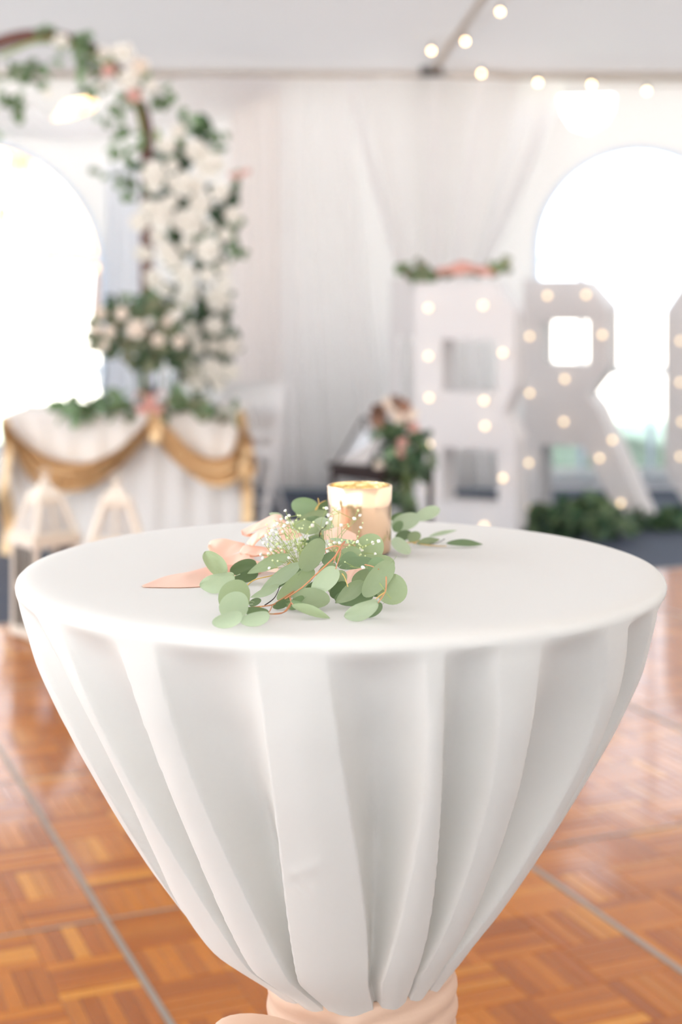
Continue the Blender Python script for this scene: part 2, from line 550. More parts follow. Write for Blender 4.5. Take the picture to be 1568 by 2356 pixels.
for k, (cx, r, sp, bt) in enumerate((W1, W2)):
    wroot = bpy.data.objects.new('window_%d' % (k+1), None); COL.objects.link(wroot)
    wroot.location = (cx, WY, bt); ORG[wroot.name] = Vector((cx, WY, bt)); wroot['kind'] = 'structure'
    ring = arch_ring(cx, r, sp, bt)
    poly_solid('pane', ring, [], .004, M['vinyl'], wroot, Matrix.Translation((0, WY+.012, 0)))
    inner = arch_ring(cx, r-.035, sp, bt+.035)
    poly_solid('window_frame', arch_ring(cx, r+.01, sp, bt-.01), [inner], .01, M['frame'], wroot, Matrix.Translation((0, WY-.006, 0)))
    for z in (wz(597), wz(597)-.82):
        MB().box((cx, WY-.004, z), (2*(r if z > sp-.2 else r)-.08, .006, .06)).build('glazing_bar', M['frame'], wroot, smooth=False)
    for dx in ((wx(68)-cx,) if k == 0 else (wx(1496)-cx, -.43)):
        hh = sp+math.sqrt(max(r*r-dx*dx, 0))-.04
        cuts = [bt+.03, wz(597)-.82, wz(597), hh]
        for z0, z1 in zip(cuts, cuts[1:]):
            MB().box((cx+dx, WY-.004, (z0+z1)/2), (.045, .006, z1-z0-.066)).build('glazing_bar', M['frame'], wroot, smooth=False)
    if k == 1:
        MB().box((cx, WY-.01, bt+.05), (2*r-.02, .03, .10)).build('sill', M['drape'], wroot, smooth=False)
# right end wall, gable and roof
o = MB().add([(XR,YB,0),(XR,WY,0),(XR,WY,EAVE),(XR,YR,roof_z(YR)),(XR,YB,EAVE)], [(0,1,2,3,4)]).build('wall_right', M['rightwall']); tg(o, kind='structure')
o = poly_solid('wall_front', [(XL,0),(.6,0),(.6,EAVE),(XL,EAVE)], [], .02, M['rearwall'], None, Matrix.Translation((0,YB,0))); tg(o, kind='structure')  # unseen wall split in two so the left half passes more light
o = poly_solid('wall_front', [(.6,0),(XR,0),(XR,EAVE),(.6,EAVE)], [], .02, M['rightwall'], None, Matrix.Translation((0,YB,0))); tg(o, kind='structure')
o = poly_solid('wall_left', [(4.6,0),(WY,0),(WY,EAVE),(4.6,roof_z(4.6)-.1)], [], .02, M['rearwall'], None, Matrix.Translation((XL,0,0)) @ Matrix.Rotation(PI/2, 4, 'Z')); tg(o, kind='structure')  # unseen partial wall, added to block sun and glow from the left
def roof_fn(y0, y1):
    def fn(u, v):
        Y = y0+(y1-y0)*v; X = XL-.3+(XR-XL+.6)*u
        sag = .05*math.sin(PI*v)*(.6+.4*math.cos(2*PI*(X-.64)/3.2))
        return Vector((X, Y, roof_z(Y)-sag))
    return fn
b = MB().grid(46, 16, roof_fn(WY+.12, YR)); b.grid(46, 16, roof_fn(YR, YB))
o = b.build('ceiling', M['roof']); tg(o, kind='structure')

# tent frame: eave rail, post, hip rafter
E = Vector((wx(988), WY-.16, EAVE-.04))
tf = empty('tent_frame', (E.x, E.y, 0), 'pale tube frame of the tent along the eave and up the roof', 'tent frame')
MB().tube([(XL, WY-.09, EAVE-.02), (XR, WY-.09, EAVE-.06)], .028, 10).build('eave_rail', M['pole'], tf)
pts = []
for t in (0, .4, .8, 1.6, 3.0, 4.6):
    Y = E.y-t*.96; pts.append((E.x+t*.30, Y, roof_z(Y)-.10-.02*t))
MB().tube(pts, .026, 10).build('rafter', M['pole'], tf)
PY = WY-.05
b = MB().tube([(E.x, PY, 0), (E.x, PY, EAVE-.06)], .022, 12); b.lathe((E.x, PY, 0), [(.0,0),(.045,0),(.045,.01),(.03,.014)], 16)
b.build('post', M['pole'], tf)
b = MB().sphere((E.x, E.y-.03, EAVE-.03), .05, 12, 8, (1.1,1,.75)); b.tube([(E.x-.08, E.y-.03, EAVE-.03), (E.x+.08, E.y-.03, EAVE-.03)], .036, 10)
b.build('corner_fitting', M['darkmetal'], tf)
MB().box((wx(1166, WY-.12), WY-.12, wz(190, WY-.12)), (.075, .05, .085)).build('clamp', M['pole'], tf)

# hedges outside the back wall; the taller one is added for its shade
def hedge(x0, x1, h, label):
    t = empty('hedge', ((x0+x1)/2, 11.75, -.03), label, 'hedge')
    b = MB()
    def fn(u, v):
        prof = [(-.3,-.03),(-.34,.35),(-.30,.75),(-.18,.97),(0,1),(.18,.97),(.30,.75),(.34,.35),(.3,-.03)]
        k = v*8; i = min(int(k), 7); f = k-i
        y = prof[i][0]+(prof[i+1][0]-prof[i][0])*f; z = prof[i][1]+(prof[i+1][1]-prof[i][1])*f
        p = Vector((x0+(x1-x0)*u, 11.75+y, h*z))
        return p+Vector((0, 1, .6))*(.07*mnoise.noise(p*6)+.03*mnoise.noise(p*17))
    b.grid(110, 33, fn)
    b.build('foliage', M['hedge'], t)
    for k in range(int((x1-x0)/.5)):
        MB().tube([(x0+.25+k*.5, 11.75, -.03), (x0+.25+k*.5, 11.75, h*.5)], .02, 6).build('stem', M['trunk'], t)
hedge(-1.6, 1.25, 1.05, 'unseen hedge added outside to shade the lower drapes between the two arched windows')  # out of view, added to darken the lower back wall from outside
hedge(1.6, 4.2, .42, 'low green hedge outside the lower part of the right arched window')
# trees outside
def tree(x, y, h, r, seed, label):
    rr = random.Random(seed)
    t = empty('autumn_tree', (x, y, -.03), label, 'tree')
    MB().tube([(x,y,-.03),(x+.1,y,h*.3),(x-.1,y,h*.6)], [.28,.2,.12], 8).build('trunk', M['trunk'], t)
    b = MB()
    for k in range(16):
        a = rr.uniform(0, 2*PI); q = rr.uniform(.1, .75)*r
        b.sphere((x+q*math.cos(a), y+q*math.sin(a), h*rr.uniform(.38,.95)-.02*q), r*rr.uniform(.28,.5), 9, 6, (1,1,.8))
    for i, v in enumerate(b.v):
        b.v[i] = v + Vector(mnoise.noise_vector(v*1.7))*.35
    b.build('crown', M['autumn'], t)
for k, (x, y, h, r, lb) in enumerate((
    (-17, 44, 8.5, 4, 'golden autumn tree outside, seen through the left side of the left arched window'),
    (-11.5, 36, 7.5, 3.6, 'golden autumn tree outside, seen through the middle of the left arched window'),
    (-7.6, 46, 9, 3.2, 'golden autumn tree outside, at the right edge of the left arched window'),
    (15.2, 55, 6, 3.0, 'pale autumn tree outside the right arched window'))):
    tree(x, y, h, r, 20+k, lb)

# ------------------------------------------------------------------ drapes on the back wall
def drape(name, top, bot, label, nf, amp, Yb=WY-.14, m='drape', parent=None, sag=0, pinch=1.0, cat='drape', phase=0.0):
    """top / bot: picture polylines at distance Yb; folds run from top to bottom"""
    T = smooth_pts([(x,y,0) for x,y in top], 90); B = smooth_pts([(x,y,0) for x,y in bot], 90)
    def fn(u, v):
        i = min(int(u*89+.5), 89)
        a, c = T[i], B[i]
        e = v**1.15
        px = a.x+(c.x-a.x)*e; py = a.y+(c.y-a.y)*v + sag*math.sin(PI*v)
        w = math.sin(2*PI*nf*u+phase+.8*math.sin(5*u+v)) + .2*math.sin(2*PI*nf*1.9*u+2+phase)
        Y = Yb - amp*(.25+.75*v**pinch)*w
        return at(px, py, Yb)+Vector((0, Y-Yb, 0))
    o = MB().grid(90, 28, fn).build(name, M[m], parent, angle=80)
    return tg(o, label, cat) if parent is None else o

drape('gathered_drape', [(790,178),(900,176),(1050,178),(1180,182),(1300,186)], [(918,640),(950,650),(1010,655),(1070,650),(1110,640)],
      'white drape hung from the eave and gathered narrow above the first white letter', 5, .06, Yb=WY-.24)
for e_, f_ in (((805,183),(928,640)), ((1284,190),(1098,640)), ((1000,180),(1005,640)), ((1110,182),(1045,640))):
    hp = [at(e_[0]+(f_[0]-e_[0])*t**1.1, e_[1]+(f_[1]-e_[1])*t, WY-.31) for t in [k/10 for k in range(11)]]
    hm = MB().tube(hp, [.02+.012*math.sin(PI*k/10) for k in range(11)], 8).build('shading_fold', M['drape'], bpy.data.objects['gathered_drape'])  # tubes added so the drape's fold lines read darker
drape('gathered_drape_tail', [(918,640),(1010,655),(1110,640)], [(905,1120),(1010,1125),(1150,1120)],
      'lower white drape falling to the floor behind the first white letter', 5, .05, Yb=WY-.24)
drape('wall_drape', [(640,178),(700,178),(800,178)], [(640,1120),(740,1120),(900,1120)],
      'long white drape with soft folds left of the gathered drape', 5, .045, Yb=WY-.17)
drape('shaded_drape', [(528,180),(580,180),(645,180)], [(520,1125),(580,1128),(660,1125)],
      'white drape with painted-in pinkish shade right of the white flower column', 3, .05, Yb=WY-.12, m='blush')
drape('window_sheer', [(243,380),(280,380),(322,380)], [(243,1080),(282,1080),(326,1080)],
      'bluish translucent sheer curtain at the right edge of the left arched window', 3.4, .03, Yb=WY-.10, m='sheer')
def swag(top, bot, label, sag, Yb, nf=3.5, amp=.04):
    T = smooth_pts([(x,y,0) for x,y in top], 70); B = smooth_pts([(x,y,0) for x,y in bot], 70)
    def fn(u, v):
        i = min(int(u*69+.5), 69)
        px = T[i].x+(B[i].x-T[i].x)*v; py = T[i].y+(B[i].y-T[i].y)*v
        d = amp*(math.sin(2*PI*nf*v+2.2*u)+.3)*math.sin(PI*min(1, max(0, u*.9+.05)))
        return at(px, py, Yb)-Vector((0, d, 0))
    o = MB().grid(70, 36, fn).build('swag_drape', M['drape'], None, angle=80)
    return tg(o, label, 'drape')
swag([(-140,206),(60,214),(118,276),(220,268),(300,214),(420,178),(640,180)], [(-140,330),(40,318),(150,322),(260,310),(400,285),(560,225),(642,196)],
     'white swag of fabric sagging above the left arched window', 0, WY-.2)
swag([(400,178),(520,178),(645,178)], [(430,300),(540,262),(650,205)], 'short white swag above the white flower column', 0, WY-.15, 2.5)

# ------------------------------------------------------------------ shared small meshes: leaves, roses
def leaf_mesh(name, m, kind=0, nx=13, ny=7, round_=.5, petiole=True, fold=.0, cup=.12, bend=.15, wave=0.0):
    b = MB()
    def fn(u, v):
        x = .5-.5*math.cos(PI*u)
        w = .5*math.sqrt(max(0, 1-(2*x**.88-1)**2)) if kind == 0 else (math.sin(PI*x**.8)**.8)*.5
        if u == 0 or u == 1: w = .004
        y = (v-.5)*2*w
        z = cup*(y*y*4)*(.5) + fold*abs(y) - bend*(x-.35)**2 + wave*math.sin(7*x+9*v)*.5*abs(v-.5)*2
        return Vector((x, y, z))
    b.grid(nx, ny, fn)
    if petiole:
        b.tube([(-.16,0,-.03),(-.06,0,-.012),(.05,0,-.01)], [.012,.011,.006], 4)
    return b.mesh(name, m, angle=60)
def leafset(key):
    return [leaf_mesh('leaf', M[key], 0, cup=.15, bend=.12), leaf_mesh('leaf', M[key], 0, cup=-.12, bend=-.18, fold=.22),
            leaf_mesh('leaf', M[key], 0, cup=.2, bend=.35, wave=.10), leaf_mesh('leaf', M[key], 1, cup=.2, bend=.2, wave=.05)]
LS = {k: leafset(k) for k in ('leaf', 'leafpale', 'leafdark')}
def simple_leaf(key, kind=1):
    b = MB()
    w = [0,.34,.5,.42,.0] if kind else [0,.42,.5,.46,0]
    xs = [0,.22,.5,.78,1]
    for i in range(5):
        b.v += [Vector((xs[i], -w[i], .05*abs(w[i])-.2*(xs[i]-.4)**2)), Vector((xs[i], 0, -.2*(xs[i]-.4)**2)), Vector((xs[i], w[i], .05*abs(w[i])-.2*(xs[i]-.4)**2))]
    for i in range(4):
        for j in range(2):
            b.f.append((i*3+j, (i+1)*3+j, (i+1)*3+j+1, i*3+j+1))
    return b.mesh('leaf', M[key], angle=60)
SL = {k: simple_leaf(k, 0) for k in ('leafdeep', 'leafmid', 'leafolive', 'leafdark', 'leafpale')}

def rose_mesh(name, m):
    b = MB()
    rr = random.Random(3)
    b.sphere((0,0,.2), .22, 8, 6, (1,1,1.2))
    for ring, (n, rad, hgt, tilt, size) in enumerate(((4,.14,.10,.15,.34),(5,.27,.02,.5,.42),(6,.40,-.08,.95,.46))):
        for k in range(n):
            a = 2*PI*k/n+ring*.6+rr.uniform(-.1,.1)
            ca, sa = math.cos(a), math.sin(a)
            def fn(u, v):
                t = (u-.5)*2
                wv = size*math.sin(PI*(.12+.80*v))**.6
                lat = t*wv*.62
                out = rad*.55+v*size*math.sin(tilt)*.9+.10*v*v - .22*lat*lat/size
                up = hgt+v*size*math.cos(tilt)*.95+.05*(1-t*t) - .06*v*v*(1 if ring else 0)
                return Vector((out*ca-lat*sa, out*sa+lat*ca, up))
            b.grid(4, 4, fn)
    return b.mesh(name, m, angle=70)
ROSE = {k: rose_mesh('rose', M[k]) for k in ('rose', 'rosepink', 'rosecream', 'dried')}

def rnd_frame(p, size, rr, front=.55, aspect=(.5,.75), down=.0):
    """random leaf orientation; blades mostly turned to the open side (-y) and up"""
    ax = Vector((rr.gauss(0,1), rr.gauss(0,.6)-.2, rr.gauss(0,.8)-down)).normalized()
    n = Vector((rr.gauss(0,.6), -front+rr.gauss(0,.5), .35+rr.gauss(0,.4)))
    n = (n-ax*n.dot(ax)).normalized()
    w = n.cross(ax)
    s = size*rr.uniform(.75,1.2)
    return frame(p, ax*s, w*(s*rr.uniform(*aspect)), n*s)

def put_rose(parent, p, d, rr, key='rose', name='rose', face=(0,-1,.25)):
    n = Vector((face[0]+rr.gauss(0,.25), face[1]+rr.gauss(0,.2), face[2]+rr.gauss(0,.25))).normalized()
    u = n.cross(Vector((0,0,1))).normalized(); w = n.cross(u)
    a = rr.uniform(0, 2*PI)
    ux = u*math.cos(a)+w*math.sin(a); wx_ = n.cross(ux)
    s = d/1.25
    o = inst(name, ROSE[key], frame(p, ux*s, wx_*s, n*(s*.8)), parent)
    if key != 'rose': o['label'] = {'rosepink': 'pink rose', 'rosecream': 'cream rose', 'dried': 'dried brown flower'}[key]
    return o

def blob_leaves(parent, blobs, Y, size, keys, rr, thick=.12, down=.0, aspect=(.5,.75)):
    """blobs: (px, py, rx, ry, count) in the plane at distance Y"""
    for (x, y, rx, ry, n) in blobs:
        for k in range(n):
            a = rr.uniform(0, 2*PI); q = math.sqrt(rr.random())
            p = at(x+rx*q*math.cos(a), y+ry*q*math.sin(a), Y)+Vector((0, rr.uniform(-thick, thick), 0))
            inst('leaf', SL[rr.choice(keys)], rnd_frame(p, size, rr, down=down, aspect=aspect), parent)

# ------------------------------------------------------------------ cocktail table, cloth, sash
TC = Vector((0.0, 1.81, 0))
ct = empty('cocktail_table', (TC.x, TC.y, 0), 'tall round cocktail table under the gathered ivory cloth', 'table')
MB().lathe((TC.x, TC.y, 1.04), [(0,0),(.365,0),(.372,.006),(.372,.018),(.365,.024),(0,.024)], 64).build('tabletop', M['darkwood'], ct)
MB().lathe((TC.x, TC.y, 0), [(.036,.03),(.036,1.04)], 20).build('pole', M['darkmetal'], ct)
MB().lathe((TC.x, TC.y, 0), [(0,.004),(.26,.004),(.26,.014),(.05,.04),(0,.04)], 40).build('base', M['darkmetal'], ct)

# ridges of the gathered cloth: edges (degrees, 0 = towards the camera) near the rim, half way, near the waist
RIDGES = [(-59,-50, -49,-43, -72,-39), (-36,-28.6, -33.8,-25.7, -36.5,-20), (-12.6,-2, -12.6,2.9, -16.7,10.7), (11.9,15.2, 15,20, 15.7,30),
          (23.6,31.3, 29,36.7, 33,45.6), (45,52, 54,63, 47.5,64), (62,67, 72,80, 66,86), (-80,-72, -70,-62, -92,-75)]
a = 96.0
rr = random.Random(12)
while a < 262:
    w = rr.uniform(7, 11)
    RIDGES.append((a, a+w, a-.5, a+w+2, a-2, a+w+7)); a += w+rr.uniform(9, 13)
RIDGES = sorted([tuple(x if x >= -100 else x+360 for x in r) for r in RIDGES], key=lambda r: r[2])
RIDGES = sorted([tuple((x+95) % 360 for x in r) for r in RIDGES], key=lambda r: r[2])
def prof_r(z):
    z = max(.50, min(1.05, z))
    return (lerp_tab(PROF, z-.012)+2*lerp_tab(PROF, z)+lerp_tab(PROF, z+.012)+lerp_tab(PROF, z-.024)+lerp_tab(PROF, z+.024))/6
PROF = [(.50,.090),(.55,.092),(.565,.099),(.58,.116),(.60,.137),(.62,.157),(.643,.178),(.719,.229),(.806,.281),(.888,.326),(.968,.362),(1.022,.380),(1.05,.389)]
def ridge_edges(r, v):
    # v: 0 rim, .5 half way, 1 waist
    t = min(1, v/.86)
    q0, q1, q2 = (1-t)*(1-2*t), 4*t*(1-t), t*(2*t-1)     # smooth curve through the three measured rows
    return r[0]*q0+r[2]*q1+r[4]*q2, r[1]*q0+r[3]*q1+r[5]*q2
def fold(phi, v):
    """0 on ridges .. 1 in troughs, plus a soft bulge on ridges"""
    d = (math.degrees(phi)+95) % 360
    ed = [ridge_edges(r, v) for r in RIDGES]
    n = len(ed)
    for i in range(n):
        l, r_ = ed[i]
        nl = ed[(i+1) % n][0]+(360 if i == n-1 else 0)
        dd = d
        if dd < ed[0][0]: dd += 360
        if l <= dd <= r_:
            t = (dd-l)/max(r_-l, .01)
            return 0.0, math.sin(PI*t), 0
        if r_ < dd < nl:
            t = (dd-r_)/max(nl-r_, .01)
            return math.sin(PI*t)**.7, 0.0, (nl-r_)
    return 0.0, 0.0, 0
NPH, NV = 900, 74
ZW = .560
def cloth_pt(phi, r, z, cx=0.0):
    return Vector((TC.x+cx+r*math.sin(phi), TC.y-r*math.cos(phi), z))
rows = []
rim = [(.02,1.0712),(.12,1.0711),(.22,1.0711),(.30,1.071),(.345,1.0708),(.366,1.0702),(.377,1.0688),(.3845,1.0662),(.3885,1.0625),(.3898,1.058),(.3892,1.053)]
cb = MB()
vs = []
for (r, z) in rim:
    for k in range(NPH):
        ph = 2*PI*k/NPH
        vs.append(cloth_pt(ph, r, z))
nr = len(rim)
FT = {}
for j in range(NV):
    v = (j+1)/NV
    z = 1.050+(ZW-1.050)*v
    rb = prof_r(z)
    dep = lerp_tab([(0,.005),(.05,.020),(.2,.042),(.45,.060),(.7,.062),(.88,.046),(.96,.022),(1,.006)], v)
    cx = lerp_tab([(0,0),(.86,.0),(1,.022)], v)
    for k in range(NPH):
        ph = 2*PI*k/NPH
        tr, bu, gapd = fold(ph, v)
        gd = min(1.0, math.radians(gapd)*rb/.06)
        r = rb - dep*tr*(.35+.65*gd) + .004*bu*min(1, v*6)
        zz = z
        r += .0012*mnoise.noise(Vector((math.cos(ph)*9, math.sin(ph)*9, z*2)))
        # crease marks on the central ridge
        X, Z = r*math.sin(ph), z
        if math.cos(ph) > 0 and -.09 < X < .02 and .72 < Z < .85:
            for (x0, z0, x1, z1, s) in ((-.055,.792,-.02,.815,1.0), (-.060,.792,-.035,.775,-1.0), (-.04,.785,-.012,.762,.8)):
                dx, dz = x1-x0, z1-z0; L2 = dx*dx+dz*dz
                t = max(0, min(1, ((X-x0)*dx+(Z-z0)*dz)/L2))
                dist = math.hypot(X-x0-t*dx, Z-z0-t*dz)
                r += s*.0016*math.exp(-(dist/.004)**2)
        vs.append(cloth_pt(ph, r, zz, cx))
# below the waist the cloth flares to the floor
for j in range(16):
    v = j/15
    z = .50 - v*.485
    rb = lerp_tab([(0,.100),(.15,.125),(.5,.20),(1,.33)], v)
    for k in range(NPH):
        ph = 2*PI*k/NPH
        r = rb*(1+.10*v*math.sin(13*ph)+.05*math.sin(29*ph+1))
        vs.append(cloth_pt(ph, r, z, .026*(1-v)))
tot = nr+NV+16
fs = []
for j in range(tot-1):
    for k in range(NPH):
        k2 = (k+1) % NPH
        fs.append((j*NPH+k, j*NPH+k2, (j+1)*NPH+k2, (j+1)*NPH+k))
fs.append(tuple(range(NPH-1, -1, -1)))
cb.add(vs, fs)
tcl = cb.build('tablecloth', M['cloth'], None, angle=75)
tg(tcl, 'ivory floor-length cloth stretched over the round cocktail table and gathered at the waist', 'tablecloth')

SX = TC.x+.026
sash = empty('sash', (SX, TC.y, .54), 'blush satin sash tied in a bow round the gathered ivory tablecloth', 'sash')
b = MB()
def sfn(u, v):
    ph = 2*PI*u
    z = .583-.078*v+.006*math.sin(ph*2+.5)
    r = .110+.003*math.sin(PI*v)+.0042*abs(math.sin(v*9+1.4*math.sin(ph)+.8*ph))
    r += .012*max(0, v-.0)*0
    return Vector((SX+r*math.sin(ph), TC.y-r*math.cos(ph), z))
b.grid(96, 16, sfn, wrap=True)
o = b.build('band', M['sash'], sash, angle=80)
sm = o.modifiers.new('thick', 'SOLIDIFY'); sm.thickness = .002
KX, KY, KZ = -.022, TC.y-.126, .546
MB().sphere((KX, KY, KZ), .022, 14, 10, (1.2,.7,1.0)).build('knot', M['sash'], sash)
def bow_loop(sx, name):
    def fn(u, v):
        t = u*2*PI
        L_ = .125
        x = KX+sx*(L_*.5*(1-math.cos(t)))
        z = KZ+.022*math.sin(t)*(.5+.5*math.sin(t/2))+.008*(1-math.cos(t))*.5
        y = KY-.004+(v-.5)*.055*(.35+.65*math.sin(t/2))-.012*math.sin(t/2)
        return Vector((x, y, z+ .006*math.sin(v*6+t)))
    return MB().grid(28, 6, fn).build(name, M['sash'], sash, angle=80)
bow_loop(-1, 'bow_loop')
for sx in (-1, 1):
    MB().grid(5, 12, lambda u, v: Vector((KX+sx*(.01+.05*v)+(u-.5)*.055, KY-.006-.02*math.sin(v*2.5)+.004*math.sin(u*7), KZ-.01-.30*v))).build('tail', M['sash'], sash, angle=80)

# ------------------------------------------------------------------ gold votive on the table
CAN = Vector((.0240, 1.885, TABLE_Z+.0025))
vo = empty('votive_holder', CAN, 'shiny rose-gold mercury glass candle holder standing on the cocktail table', 'candle holder')
ho, ro = .0855, .0412
prof = [(0,.0),(.036,.0),(.0385,.0015),(.0396,.005),(.0400,.03),(.0406,.06),(ro,ho-.001),(ro-.0008,ho),(ro-.0024,ho)]
MB().lathe(CAN, prof, 72).build('glass_cup', M['mercury'], vo, angle=50)
MB().lathe(CAN, [(ro-.0024,ho),(ro-.0026,ho-.004),(.0372,.05),(.0368,.008),(0,.006)], 72).build('inner_surface', M['mercuryin'], vo, angle=50)

# ------------------------------------------------------------------ eucalyptus sprays
VIEW = Vector((0, 1, 0))
def hero_leaf(parent, bx, by, tx, ty, w, gb, gt, roll=0.0, key='leaf', var=0):
    Yb_, Yt = gdist(gb), gdist(gt)
    B, T = at(bx, by, Yb_), at(tx, ty, Yt)
    ax = T-B; L_ = ax.length; a = ax/L_
    mid = (B+T)/2
    view = (mid-Vector((0,0,H))).normalized()
    wd = a.cross(view)
    if wd.length < .1: wd = a.cross(Vector((0,0,1)))
    wd.normalize()
    wd = (Matrix.Rotation(roll, 3, a) @ wd).normalized()
    n = a.cross(wd).normalized()
    if n.dot(view) > 0:
        n = -n; wd = -wd
    W = 1.08*w/F*(Yb_+Yt)/2/max(.35, math.cos(roll))*1.0
    # keep the blade above the cloth
    low = min(B.z, T.z, mid.z-abs(wd.z)*W/2)
    lift = max(0, TABLE_Z+.003-low)
    off = Vector((0, 0, lift))
    return inst('leaf', LS[key][var], frame(B+off, a*L_, wd*W, n*min(L_, W*1.6)), parent)
def stem_pts(pts):
    return [at(x, y, gdist(g)) for (x, y, g) in pts]
def stem(parent, pts, r, m='stem', name='stem'):
    P = smooth_pts(stem_pts(pts), max(8, 5*len(pts)))
    for p in P: p.z = max(p.z, TABLE_Z+.002+r)
    n = len(P)
    MB().tube(P, [.62*r*(1-.35*i/n) for i in range(n)], 6).build(name, M[m], parent)
def A(x, y, g): return (310+x/3.92, 1130+y/3.92, g)
def B_(x, y, g): return (620+x/4.612, 1090+y/4.612, g)
def C_(x, y, g): return (860+x/5.227, 1100+y/5.227, g)
def base_at(x, g): 
    p = at(x, g, gdist(g)); p.z = TABLE_Z+.0015; return p

sp1 = empty('eucalyptus_spray', base_at(600, 1390), 'eucalyptus spray with round pale leaves at the left front of the table arrangement', 'eucalyptus')
for a_ in ((517,1325,470,1267,38,1345,1340,.2,'leaf',2), (540,1330,461,1356,40,1366,1370,-.5,'leafpale',2),
           (574,1395,503,1380,78,1420,1424,.1,'leaf',0), (571,1402,502,1406,60,1432,1436,-.35,'leafpale',1),
           (557,1420,488,1441,33,1450,1452,-.5,'leafpale',0), (620,1424,552,1441,30,1447,1448,-.6,'leafpale',0),
           (618,1418,560,1411,22,1425,1428,-.4,'leafdark',0), (590,1296,528,1313,32,1338,1340,-.3,'leafdark',1),
           (594,1320,537,1335,24,1344,1348,-.5,'leafdark',0), (667,1277,568,1319,28,1348,1352,.2,'leaf',3),
           (692,1295,600,1358,30,1368,1376,-.2,'leafpale',3), (643,1346,576,1376,18,1380,1386,-.5,'leafpale',3),
           (573,1394,600,1380,16,1400,1398,-.3,'leafdark',0), (722,1309,638,1380,36,1390,1398,-.1,'leaf',0),
           (702,1300,643,1346,22,1362,1372,-.3,'leafdark',3), (668,1378,628,1400,18,1404,1406,-.7,'leafdark',0),
           (660,1330,612,1352,20,1362,1364,-.6,'leafdark',0), (690,1340,650,1362,24,1376,1378,-.5,'leafdark',0)):
    hero_leaf(sp1, *a_)
stem(sp1, [A(1568,780,1388), A(1450,890,1394), A(1300,990,1402), A(1240,1025,1410), A(1140,1040,1416), A(1020,1050,1420)], .0016)
stem(sp1, [A(1140,1042,1416), A(1060,1110,1428), A(955,1148,1438)], .0012, 'stemyellow')
stem(sp1, [A(1240,1028,1410), A(1210,1090,1424), A(1165,1135,1434)], .0011)
stem(sp1, [A(1400,960,1400), A(1412,1010,1410), A(1350,1090,1420), A(1200,1106,1424)], .0011)
stem(sp1, [A(990,875,1376), A(1080,800,1372), A(1280,745,1366), A(1400,640,1358)], .0012, 'stemyellow')
stem(sp1, [A(1170,1030,1402), A(1260,960,1394), A(1310,850,1386)], .0010, 'darkwood')

sp2 = empty('eucalyptus_spray', base_at(800, 1400), 'full eucalyptus spray with red stems in front of the gold candle holder', 'eucalyptus')
for a_ in ((694,1312,742,1240,46,1394,1386,.1,'leaf',0), (771,1296,725,1340,32,1396,1400,-.1,'leaf',3),
           (776,1308,719,1362,42,1400,1406,-.1,'leafpale',0), (672,1381,759,1378,46,1408,1408,-.35,'leaf',0),
           (671,1392,760,1421,22,1426,1428,-.5,'leaf',3), (668,1382,744,1416,14,1420,1424,.3,'leafdark',3),
           (870,1388,795,1424,36,1428,1434,-.5,'leafpale',2), (879,1394,834,1421,24,1422,1426,-.5,'leafdark',0),
           (872,1340,933,1374,66,1405,1408,-.1,'leaf',0), (902,1292,836,1372,46,1406,1410,0,'leaf',0),
           (838,1337,771,1388,34,1404,1408,-.1,'leaf',3), (860,1376,769,1392,38,1400,1400,-.4,'leafdark',0),
           (857,1321,810,1341,36,1385,1390,0,'leaf',0), (828,1282,874,1236,60,1345,1345,.1,'leaf',0),
           (838,1301,908,1296,42,1374,1374,0,'leaf',0), (775,1301,858,1290,26,1382,1382,-.2,'leafdark',1),
           (757,1239,836,1251,9,1340,1342,.4,'leafpale',3), (783,1297,828,1266,46,1354,1354,0,'leaf',0),
           (741,1295,773,1273,24,1366,1366,0,'leafdark',0), (792,1314,758,1364,32,1388,1392,0,'leaf',0),
           (800,1345,760,1372,34,1394,1396,-.3,'leafdark',0), (745,1340,700,1366,30,1392,1394,-.4,'leafdark',0),
           (880,1330,858,1372,36,1396,1398,-.2,'leafdark',0), (720,1352,690,1384,26,1398,1402,-.3,'leafdark',0),
           (850,1290,890,1322,40,1390,1392,-.2,'leafdark',0), (790,1275,820,1305,36,1356,1360,-.2,'leafdark',0),
           (742,1318,776,1342,30,1390,1392,-.2,'leafdark',0), (700,1376,660,1398,24,1408,1412,-.6,'leafdark',0)):
    hero_leaf(sp2, *a_)
stem(sp2, [B_(795,720,1392), B_(745,790,1398), B_(690,880,1400), B_(600,970,1402), B_(480,1080,1406), B_(340,1210,1408), B_(160,1330,1410)], .0017)
stem(sp2, [B_(590,800,1392), B_(700,765,1396), B_(750,800,1398), B_(745,870,1404), B_(700,1010,1408)], .0012)
stem(sp2, [B_(750,800,1398), B_(700,880,1404), B_(680,950,1404)], .0011)
stem(sp2, [B_(1235,1095,1414), B_(1236,1180,1420), B_(1222,1260,1424), B_(1150,1370,1428)], .0013)
stem(sp2, [B_(1222,1260,1424), B_(1160,1300,1426), B_(1100,1360,1428)], .0011, 'stemyellow')
stem(sp2, [B_(215,1300,1408), B_(235,1370,1416), B_(300,1440,1424), B_(420,1490,1428)], .0013)
stem(sp2, [B_(225,1370,1416), B_(140,1475,1420), B_(0,1492,1424)], .0011)
stem(sp2, [B_(770,1060,1402), B_(800,1110,1406), B_(830,1200,1410)], .0010, 'stemyellow')
stem(sp2, [B_(1010,965,1398), B_(1080,980,1402), B_(1160,1015,1408)], .0011)
stem(sp2, [B_(1165,1160,1412), B_(1225,1245,1414), B_(1290,1330,1414)], .0007, 'stemgreen')

